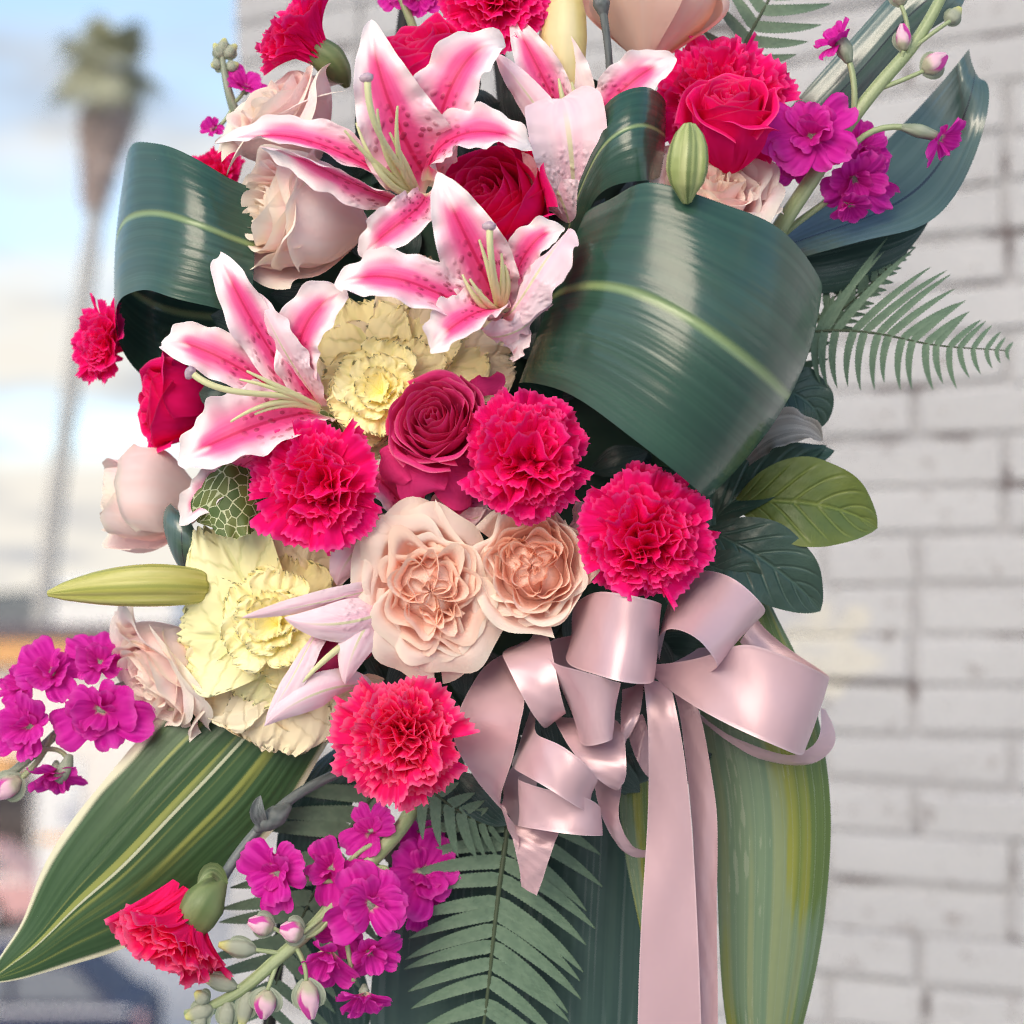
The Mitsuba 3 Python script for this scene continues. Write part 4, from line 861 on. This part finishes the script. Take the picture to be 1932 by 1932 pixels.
kaleplant('yellow ornamental cabbage left of the centre rose', [
    ([(770, 720, 4), (840, 680, 5.2), (900, 655, 5.2), (962, 672, 4.2)], 170, (.1, .3, 1), Cr),
    ([(765, 760, 4), (780, 640, 5.4), (800, 560, 5.6), (800, 500, 4.6)], 150, (0, .3, 1), Cr),
    ([(745, 770, 4.4), (670, 715, 6), (620, 680, 6), (588, 668, 5)], 190, (-.3, .2, 1), Cr),
    ([(750, 760, 5), (700, 660, 6.8), (660, 600, 7), (645, 560, 6)], 170, (-.2, .4, 1), Yl),
    ([(760, 750, 5), (770, 670, 6.8), (785, 610, 7), (790, 572, 6)], 170, (0, .4, 1), Yl),
    ([(770, 750, 5), (830, 700, 6.8), (870, 660, 7), (905, 640, 6)], 150, (.2, .3, 1), Yl),
    ([(748, 765, 5.5), (680, 745, 7.4), (630, 735, 7.4), (598, 738, 6.4)], 150, (-.3, .1, 1), Yl),
    ([(745, 770, 5), (720, 815, 7), (705, 845, 7), (695, 875, 6)], 150, (-.1, -.3, 1), Lm),
    ([(745, 755, 6), (715, 715, 8), (690, 680, 8.4), (668, 655, 7.4)], 120, (-.2, .3, 1), Yl),
    ([(760, 745, 6), (765, 700, 8.2), (772, 660, 8.4), (780, 628, 7.4)], 130, (.1, .3, 1), Yl),
    ([(745, 760, 6), (705, 760, 8.2), (672, 772, 8.2), (652, 790, 7.2)], 120, (-.2, 0, 1), Yl),
    ([(750, 765, 6), (722, 790, 8), (690, 830, 8), (660, 820, 7)], 90, (-.2, -.2, 1), Lm)], 81, (722, 742, 6.6))
kaleplant('yellow and cream ornamental cabbage at lower left beside the ruffled blush rose', [
    ([(560, 1150, 4), (590, 1080, 5.6), (600, 1030, 5.6), (600, 1000, 4.8)], 150, (.2, .4, 1), Cr),
    ([(590, 1220, 4), (610, 1290, 5), (610, 1340, 5), (600, 1385, 4)], 150, (.2, -.3, 1), Cr),
    ([(540, 1240, 4), (530, 1310, 5.4), (525, 1365, 5.4), (520, 1415, 4.4)], 190, (0, -.3, 1), Cr),
    ([(520, 1240, 4.4), (455, 1280, 5.8), (415, 1300, 5.8), (375, 1318, 4.8)], 175, (-.3, -.2, 1), Cr),
    ([(520, 1190, 5), (440, 1120, 6.8), (400, 1040, 7), (388, 985, 6)], 165, (-.3, .3, 1), Lm),
    ([(525, 1200, 5), (440, 1190, 7.2), (385, 1195, 7.2), (338, 1200, 6)], 210, (-.3, .1, 1), Lm),
    ([(545, 1210, 5), (545, 1130, 7), (540, 1075, 7.2), (545, 1035, 6.2)], 150, (.1, .5, 1), Yl),
    ([(530, 1220, 5), (490, 1260, 6.8), (475, 1295, 6.8), (470, 1330, 5.8)], 170, (-.1, -.3, 1), Lm),
    ([(550, 1190, 6), (500, 1140, 8.2), (462, 1110, 8.4), (436, 1092, 7.4)], 130, (-.2, .3, 1), Yl),
    ([(550, 1200, 6), (500, 1195, 8.2), (460, 1198, 8.4), (430, 1205, 7.4)], 130, (-.2, .0, 1), Yl),
    ([(560, 1205, 6), (525, 1225, 8.2), (500, 1245, 8.2), (480, 1268, 7.2)], 130, (-.1, -.2, 1), Yl),
    ([(560, 1190, 6.5), (545, 1140, 8.4), (520, 1115, 8.6), (500, 1110, 7.6)], 90, (-.1, .4, 1), Yl)], 82, (525, 1180, 6.8))
km = thing('mottled_leaf', 'green cabbage leaf netted with white veins beside the left carnation', 'leaf')
v, f, uv = grid(blade([(500, 955, 6), (455, 945, 7.4), (415, 950, 7.4), (372, 985, 6.4)], 140, (-.25, .2, 1), nu=31, nv=30, base=.55, peak=.45, ruf=.12, rk=2.5, tip=2.2, serr=.04))
solo(km, (v, f), 'kale_mottled', True, uv)
km = thing('mottled_leaf', 'tip of a white-veined green leaf above the left carnation', 'leaf')
v, f, uv = grid(blade([(640, 830, 6), (610, 805, 7), (580, 795, 7), (552, 800, 6.2)], 60, (-.1, .3, 1), nu=15, nv=16, base=.4, ruf=.05))
solo(km, (v, f), 'kale_mottled', True, uv)
kt = thing('kale_leaf', 'loose cream cabbage leaf left of the lowest carnation', 'leaf')
v, f, uv = grid(blade([(720, 1290, 4), (680, 1320, 5.4), (660, 1370, 5.4), (640, 1410, 4.6)], 90, (-.2, -.2, 1), nu=25, nv=24, ruf=.1, serr=.08))
solo(kt, (v, f), 'kale_cream', True, uv)

# ------------------------------------------------------------------ stock
def floret(k, x, y, w, R, axis, seed, n=11):
    rng = np.random.default_rng(seed)
    F = frame(axis, rng.uniform(0, 6)); Rm = m(R * 1.24, w); o = P(x, y, w) - F[2] * Rm * .30
    cup = np.array([o - F[2] * Rm * .25, o - F[2] * Rm * .05, o + F[2] * Rm * .12])
    fk = putg(k, 'floret', tube(cup, [Rm * .06, Rm * .16, Rm * .10], 8, n=7, raw=True), 'stem_sage')
    n = max(5, round(n * .92))
    for i in range(n):
        f = (i + .5) / n
        th = .50 + 1.15 * f ** .8 + rng.normal(0, .16) if n > 5 else .6
        L = Rm * (.60 + .44 * f) * rng.uniform(.78, 1.14)
        G = fan(o, F, i * 2.39996 + rng.normal(0, .2), L, th * .5, th * 1.15 + rng.normal(0, .2), rng.uniform(.36, .56), rng.uniform(.04, .10), .03, 17, 11, rng, cup=rng.uniform(-.25, .3), rk=rng.uniform(2, 4), wp=.62, base=.16, arc=.05, notch=.05)
        putg(fk, 'petal', G, 'stock_petal')
    return fk
def sbud(k, a, b, r, green=False, stem=None):
    putg(k, 'bud', tube([a, ((a[0] * .6 + b[0] * .4), (a[1] * .6 + b[1] * .4), a[2] * .6 + b[2] * .4), b], [m(r * .35), m(r * .95), m(r), m(r * .8), m(r * .3)], 12, 4, .18, n=14), 'stock_bud_green' if green else 'stock_bud')
    a3, b3 = np.array(a, float), np.array(b, float)
    for q in (-1, 0, 1):
        off = np.array([-(b3 - a3)[1], (b3 - a3)[0], 0]) / (np.linalg.norm((b3 - a3)[:2]) + 1e-6) * r * .55 * q + [0, 0, .25 if q == 0 else .05]
        putg(k, 'sepal', blade([tuple(a3), tuple(a3 * .55 + b3 * .45 + off * 1.2), tuple(a3 * .25 + b3 * .75 + off)], r * 1.35, (q * .4, 0, 1), nu=5, nv=8, base=.5, cup=-.5), 'stem_sage')
    if stem: putg(k, 'bud_stem', tube(stem + [a], [m(5), m(4)], 7, n=10), 'stem_green')
def fstem(k, pts, r=5): putg(k, 'floret_stem', tube(pts, [m(r), m(r)], 7, n=10), 'stem_green')
SG = 'magenta stock flowers in the spray'
s1 = thing('stock_sprig', 'magenta stock reaching out at the lower left edge', 'flower', SG)
putg(s1, 'stem', tube([(330, 1290, 0), (200, 1310, .6), (90, 1400, .8), (-60, 1500, .6)], [m(11), m(8)], 9), 'stem_sage')
for i, (x, y, w, R, ax) in enumerate([(92, 1262, 2, 72, (-.1, .5, .8)), (46, 1372, 2.4, 70, (-.3, 0, .9)), (183, 1345, 3.2, 84, (-.1, -.1, 1)), (188, 1242, 2, 58, (.1, .5, .8)), (104, 1470, 2, 56, (.05, -.75, .5)), (30, 1290, 1, 50, (-.5, .3, .7))]): floret(s1, x, y, w, R, ax, 300 + i, 13)
fstem(s1, [(60, 1420, 1), (118, 1420, 1.6), (132, 1445, 1.8)]); fstem(s1, [(100, 1385, 1), (60, 1450, 1), (25, 1478, 1)], 6)
sbud(s1, (38, 1468, 1.2), (-12, 1505, 1.2), 24)
putg(s1, 'sepal', tube([(132, 1425, 2), (124, 1448, 2.2), (112, 1470, 2)], [m(8), m(17), m(14)], 10, 4, .2, n=10), 'stem_sage')

s2 = thing('stock_sprig', 'magenta stock with a pale green stem and buds at the bottom', 'flower', SG)
putg(s2, 'stem', tube([(790, 1500, 2.2), (735, 1588, 3), (672, 1655, 3.8), (595, 1745, 4.6), (525, 1808, 5), (465, 1860, 5), (402, 1896, 4.8), (350, 1912, 4.4)], [m(15), m(14), m(13), m(12), m(7)], 10, n=60), 'stem_green')
for i, (x, y, w, R, ax, n) in enumerate([(516, 1650, 5.2, 66, (-.35, .0, .9), 13), (625, 1632, 4.0, 62, (.1, .5, .8), 11), (700, 1712, 5.8, 80, (.1, -.1, 1), 13), (800, 1642, 2.2, 76, (.2, .3, .9), 12), (792, 1706, 2.0, 56, (.3, -.2, .9), 10), (694, 1562, 2.8, 56, (-.3, .5, .8), 11), (614, 1812, 5, 62, (-.2, -.6, .7), 10), (702, 1804, 4.6, 56, (.3, -.4, .8), 10), (686, 1892, 4.6, 54, (.0, -.8, .55), 9), (640, 1770, 4, 46, (0, -.4, .9), 9)]): floret(s2, x, y, w, R, ax, 330 + i, n)
fstem(s2, [(672, 1655, 3.8), (600, 1662, 4.4), (565, 1652, 4.6)]); fstem(s2, [(735, 1588, 3), (690, 1600, 3.4), (660, 1625, 3.6)]); fstem(s2, [(647, 1720, 4.4), (655, 1780, 4.8), (668, 1850, 4.6)]); fstem(s2, [(705, 1640, 3.6), (730, 1640, 4), (720, 1680, 4.4)])
sbud(s2, (515, 1750, 5.4), (468, 1738, 5.6), 21, stem=[(640, 1702, 4.4), (580, 1768, 5)])
sbud(s2, (572, 1760, 5.4), (528, 1752, 5.6), 23, stem=[(620, 1722, 4.6)])
sbud(s2, (482, 1792, 5.4), (412, 1782, 5.6), 17, True, stem=[(538, 1800, 5)])
sbud(s2, (446, 1862, 5.2), (378, 1842, 5.4), 15, True, stem=[(470, 1858, 5)])
sbud(s2, (505, 1868, 5.4), (496, 1922, 5.4), 24, stem=[(525, 1812, 5)])
sbud(s2, (578, 1850, 5.2), (588, 1922, 5.2), 24, stem=[(560, 1790, 5), (574, 1820, 5.2)])
sbud(s2, (392, 1890, 5), (368, 1872, 5.2), 15, True); sbud(s2, (400, 1900, 5), (350, 1920, 5), 17, True); sbud(s2, (430, 1890, 5), (425, 1950, 5), 16, True); sbud(s2, (470, 1870, 5), (455, 1940, 5), 16, True); sbud(s2, (380, 1905, 5), (376, 1950, 5), 14, True)

s3 = thing('stock_sprig', 'magenta stock on a thick green stem at the upper right', 'flower', SG)
putg(s3, 'stem', tube([(1440, 490, 3), (1470, 432, 3.8), (1536, 332, 4.4), (1606, 227, 4.8), (1676, 140, 4.8), (1728, 78, 4.4), (1778, -10, 4), (1800, -60, 3.8)], [m(17), m(15), m(13), m(12), m(9)], 10, n=60), 'stem_green')
putg(s3, 'side_stem', tube([(1480, 440, 2.6), (1560, 380, 3), (1610, 340, 3), (1625, 320, 3)], [m(7), m(5)], 8), 'stem_green')
for i, (x, y, w, R, ax, n) in enumerate([(1532, 250, 5.6, 82, (-.1, .1, 1), 14), (1625, 268, 3.2, 56, (.2, .4, .9), 11), (1618, 345, 3.6, 70, (.2, -.5, .8), 12), (1500, 305, 3.2, 58, (-.2, -.5, .8), 10), (1577, 72, 5, 50, (-.55, .65, .3), 9), (1784, 268, 4.6, 52, (.62, -.45, .4), 7), (1640, 300, 3.2, 50, (.5, .0, .8), 9), (1604, 395, 3.6, 46, (.1, -.8, .5), 8)]): floret(s3, x, y, w, R, ax, 360 + i, n)
fstem(s3, [(1606, 232, 4.8), (1612, 180, 5.2), (1604, 122, 5.2), (1594, 102, 5)], 6); fstem(s3, [(1600, 288, 4.6), (1650, 246, 5.2), (1705, 240, 5), (1765, 254, 4.8)], 6)
putg(s3, 'sepal', tube([(1602, 118, 5.2), (1594, 96, 5.2), (1584, 78, 5)], [m(8), m(18), m(15)], 10, 4, .2, n=10), 'stem_sage')
putg(s3, 'sepal', tube([(1700, 240, 5), (1730, 246, 5), (1768, 258, 4.8)], [m(7), m(15), m(10)], 10, 4, .2, n=10), 'stem_sage')
sbud(s3, (1742, 134, 4.8), (1786, 104, 4.8), 22, stem=[(1665, 165, 4.8), (1700, 152, 4.9)])
sbud(s3, (1705, 95, 5), (1702, 45, 5), 17, stem=[(1700, 112, 4.8)])
sbud(s3, (1700, 10, 5), (1692, -30, 5), 17, stem=[(1712, 100, 4.8), (1712, 50, 5)])
fstem(s3, [(1712, 100, 4.6), (1760, 62, 4.6), (1792, 40, 4.4)], 4); sbud(s3, (1788, 44, 4), (1812, 14, 4), 15, True)

s4 = thing('stock_sprig', 'pale green budding stock with two magenta blooms at upper left', 'flower', SG)
putg(s4, 'stem', tube([(450, 230, -1.5), (436, 190, -1.2), (424, 140, -1.2), (418, 90, -1.4)], [m(11), m(8), m(5)], 9), 'stem_sage')
floret(s4, 464, 158, -1, 42, (.1, .5, .8), 390, 9); floret(s4, 398, 240, -1, 30, (-.4, .3, .8), 391, 7)
for a, b in (((420, 110, -1.3), (404, 82, -1.3)), ((420, 100, -1.3), (424, 72, -1.3)), ((424, 108, -1.3), (446, 84, -1.3)), ((418, 120, -1.3), (398, 124, -1.3)), ((428, 130, -1.3), (450, 120, -1.3))): sbud(s4, a, b, 12, True)
fstem(s4, [(440, 200, -1.2), (420, 232, -1.1), (402, 246, -1)], 4); fstem(s4, [(440, 195, -1.2), (455, 180, -1.1), (462, 168, -1)], 4)
s5 = thing('stock_sprig', 'dark magenta stock at the top edge above the crimson rosebud', 'flower', SG)
putg(s5, 'stem', tube([(800, 120, 1), (775, 40, 1.6), (752, -20, 1.8), (735, -80, 1.8)], [m(9), m(8)], 9), 'stem_green')
floret(s5, 790, -8, 1.6, 56, (.1, -.1, 1), 395, 11); floret(s5, 748, -16, 1.4, 44, (-.4, .1, .9), 396, 10)
# ------------------------------------------------------------------ the satin bow
bow = thing('satin_bow', 'dusty pink satin ribbon bow with many loops and two long tails', 'ribbon bow')
def hash_(A): return (A[0][0] * .37 + A[1][1] * .73) % 1.0
def loop(A, B, name='loop', nv=70, nu=11):
    G = rails(ZB(A), ZB(B), nv, nu)
    s_, t_ = np.linspace(0, 1, nv)[:, None], np.linspace(-1, 1, nu)[None]
    h = abs(hash_(A)) * 6.28
    nn = nrm(np.cross(np.gradient(G, axis=0), np.gradient(G, axis=1)))
    G = G + nn * (m(2.6) * np.sin(t_ * 2.2 + s_ * 5 + h) + m(.9) * np.sin(s_ * 17 + t_ * 3 + h * 2) + m(.35) * np.sin(s_ * 41 - t_ * 5 + h))[..., None]
    v, f, uv = grid(G)
    put(bow, name, (v, f), 'satin', True, uv)
loop([(640, 300, 4), (600, 270, 5.5), (690, 197, 8.6), (780, 192, 10.2), (900, 212, 10.8), (1008, 240, 9.8), (1016, 262, 7.5), (960, 300, 5)], [(640, 520, 4), (566, 480, 6), (574, 540, 8.4), (690, 585, 10.4), (820, 622, 11.2), (930, 634, 10.4), (982, 610, 8), (940, 560, 5)])
loop([(1010, 520, 4.6), (1008, 420, 6.8), (1040, 382, 9), (1100, 378, 10.4), (1200, 428, 11.2), (1280, 522, 10.8), (1268, 572, 9), (1180, 598, 7), (1000, 570, 5.4)],
     [(1090, 220, 3.6), (1085, 122, 5), (1150, 92, 6.4), (1250, 84, 7.6), (1400, 148, 8.6), (1503, 246, 8.2), (1492, 310, 5.6), (1380, 400, 4.2), (1200, 460, 3.6)])
loop([(980, 540, 6), (1150, 520, 7.6), (1290, 480, 8.8), (1420, 445, 9.6), (1600, 492, 10), (1780, 572, 9.2), (1838, 606, 6.6), (1790, 566, 4.2), (1660, 480, 3.2), (1480, 315, 2.6)],
     [(984, 596, 6), (1100, 690, 7.4), (1250, 780, 8.8), (1450, 880, 10), (1600, 946, 10), (1694, 978, 8.4), (1720, 900, 5.4), (1690, 760, 4), (1560, 600, 3.2), (1400, 430, 2.6)])
loop([(1120, 690, 4.4), (1220, 790, 5.2), (1350, 880, 5.8), (1500, 945, 6.2), (1620, 985, 6.4), (1710, 968, 6.2), (1780, 900, 5.6), (1796, 820, 4.8), (1790, 750, 3.6)],
     [(1130, 720, 4), (1215, 810, 4.2), (1340, 905, 4.6), (1490, 985, 4.8), (1620, 1020, 4.8), (1730, 1024, 4.5), (1830, 970, 4), (1868, 880, 3), (1834, 784, 2)])
loop([(580, 400, 4), (505, 418, 5), (468, 455, 7), (485, 515, 9), (570, 552, 10.4), (700, 592, 10.9), (828, 632, 9.8)], [(660, 600, 3), (640, 750, 5), (612, 850, 7.5), (634, 915, 8.7), (690, 931, 10), (742, 918, 10.3), (770, 890, 9)])
loop([(340, 440, 4), (252, 478, 6.6), (262, 520, 8), (310, 620, 8.8), (375, 745, 9), (436, 828, 8.4), (450, 810, 6.5)], [(400, 400, 4.6), (470, 402, 7), (492, 480, 8.6), (515, 600, 9.4), (536, 700, 9.4), (556, 768, 8.8), (540, 750, 7)])
loop([(330, 470, 4), (150, 570, 5), (55, 740, 6), (18, 880, 6.6), (62, 1000, 6.6), (150, 1130, 6), (245, 1248, 5)], [(360, 560, 5.5), (356, 660, 7.5), (350, 740, 8.4), (332, 850, 8.8), (308, 970, 8.4), (272, 1090, 7.5), (246, 1200, 6)])
loop([(380, 760, 5), (402, 830, 7.4), (420, 880, 8.8), (530, 930, 10), (640, 1012, 10.4), (700, 1085, 9.2), (694, 1110, 7)], [(320, 980, 5.4), (300, 1032, 7.2), (330, 1060, 8.6), (430, 1116, 9.9), (540, 1184, 10.4), (638, 1242, 9.5), (655, 1220, 7)])
loop([(420, 1060, 4), (344, 1080, 6.4), (350, 1105, 8), (500, 1150, 9.2), (640, 1180, 9.5), (722, 1222, 8.4), (715, 1240, 6.5)], [(420, 1300, 4), (331, 1318, 6.4), (345, 1326, 8), (500, 1350, 9.2), (640, 1366, 9.3), (720, 1369, 8.2), (712, 1360, 6.5)])
loop([(320, 1000, 3), (270, 1110, 4.6), (246, 1215, 5.2)], [(420, 1050, 2.6), (380, 1200, 2.6), (325, 1345, 3.4)], nv=16)
loop([(500, 800, 5), (520, 850, 7), (590, 960, 8.6), (690, 1075, 9.2), (770, 1138, 8.8), (800, 1142, 7.6)], [(790, 800, 5.6), (830, 850, 7.4), (847, 950, 8.8), (850, 1040, 9.2), (842, 1108, 8.6), (815, 1135, 7.6)])
loop([(830, 660, 5), (822, 760, 6.8), (824, 850, 7.8), (832, 908, 7.6), (850, 880, 6.4)], [(938, 620, 5.4), (930, 700, 7), (905, 800, 8), (872, 882, 7.8), (862, 870, 6.4)], nv=30)
loop([(700, 1080, 4.4), (700, 1160, 5.6), (728, 1270, 6.2), (780, 1380, 6.2), (860, 1455, 5.6), (960, 1468, 5)], [(826, 1090, 5), (826, 1160, 6.4), (815, 1260, 7), (828, 1340, 6.9), (880, 1420, 6.4), (960, 1438, 5.6)])
loop([(850, 860, 3.6), (880, 950, 4.4), (920, 1040, 4.6), (958, 1088, 4.4)], [(930, 780, 4), (955, 860, 4.4), (975, 940, 4.4), (1000, 1010, 4)], nv=20)
loop([(292, 1320, 4.6), (308, 1420, 5), (328, 1520, 4.8), (345, 1613, 4.4)], [(535, 1335, 5.2), (500, 1420, 5.6), (462, 1530, 5.4), (414, 1660, 4.8)], 'tail', 30)
loop([(238, 1190, 5), (258, 1270, 5.4), (300, 1370, 5), (330, 1480, 4.6)], [(262, 1230, 5.8), (290, 1300, 6.2), (318, 1350, 5.8), (332, 1470, 4.8)], 'tail', 24)
loop([(930, 590, 6.4), (948, 760, 7.2), (958, 1000, 7.2), (952, 1300, 6.6), (934, 1600, 6.4), (916, 1930, 6.2), (905, 2350, 5.8)], [(1060, 640, 6.4), (1100, 800, 7.6), (1140, 1050, 7.4), (1168, 1350, 7), (1186, 1640, 6.8), (1200, 1930, 6.6), (1215, 2350, 6)], 'tail', 70)
loop([(1060, 620, 5.4), (1098, 760, 5.6), (1138, 1020, 5.2), (1168, 1320, 5), (1186, 1640, 4.8), (1196, 1930, 4.8), (1205, 2350, 4.6)], [(1150, 660, 5.6), (1212, 800, 6.4), (1254, 1020, 5.8), (1284, 1240, 5.6), (1288, 1560, 5.4), (1290, 1930, 5.2), (1296, 2350, 5)], 'tail', 70)
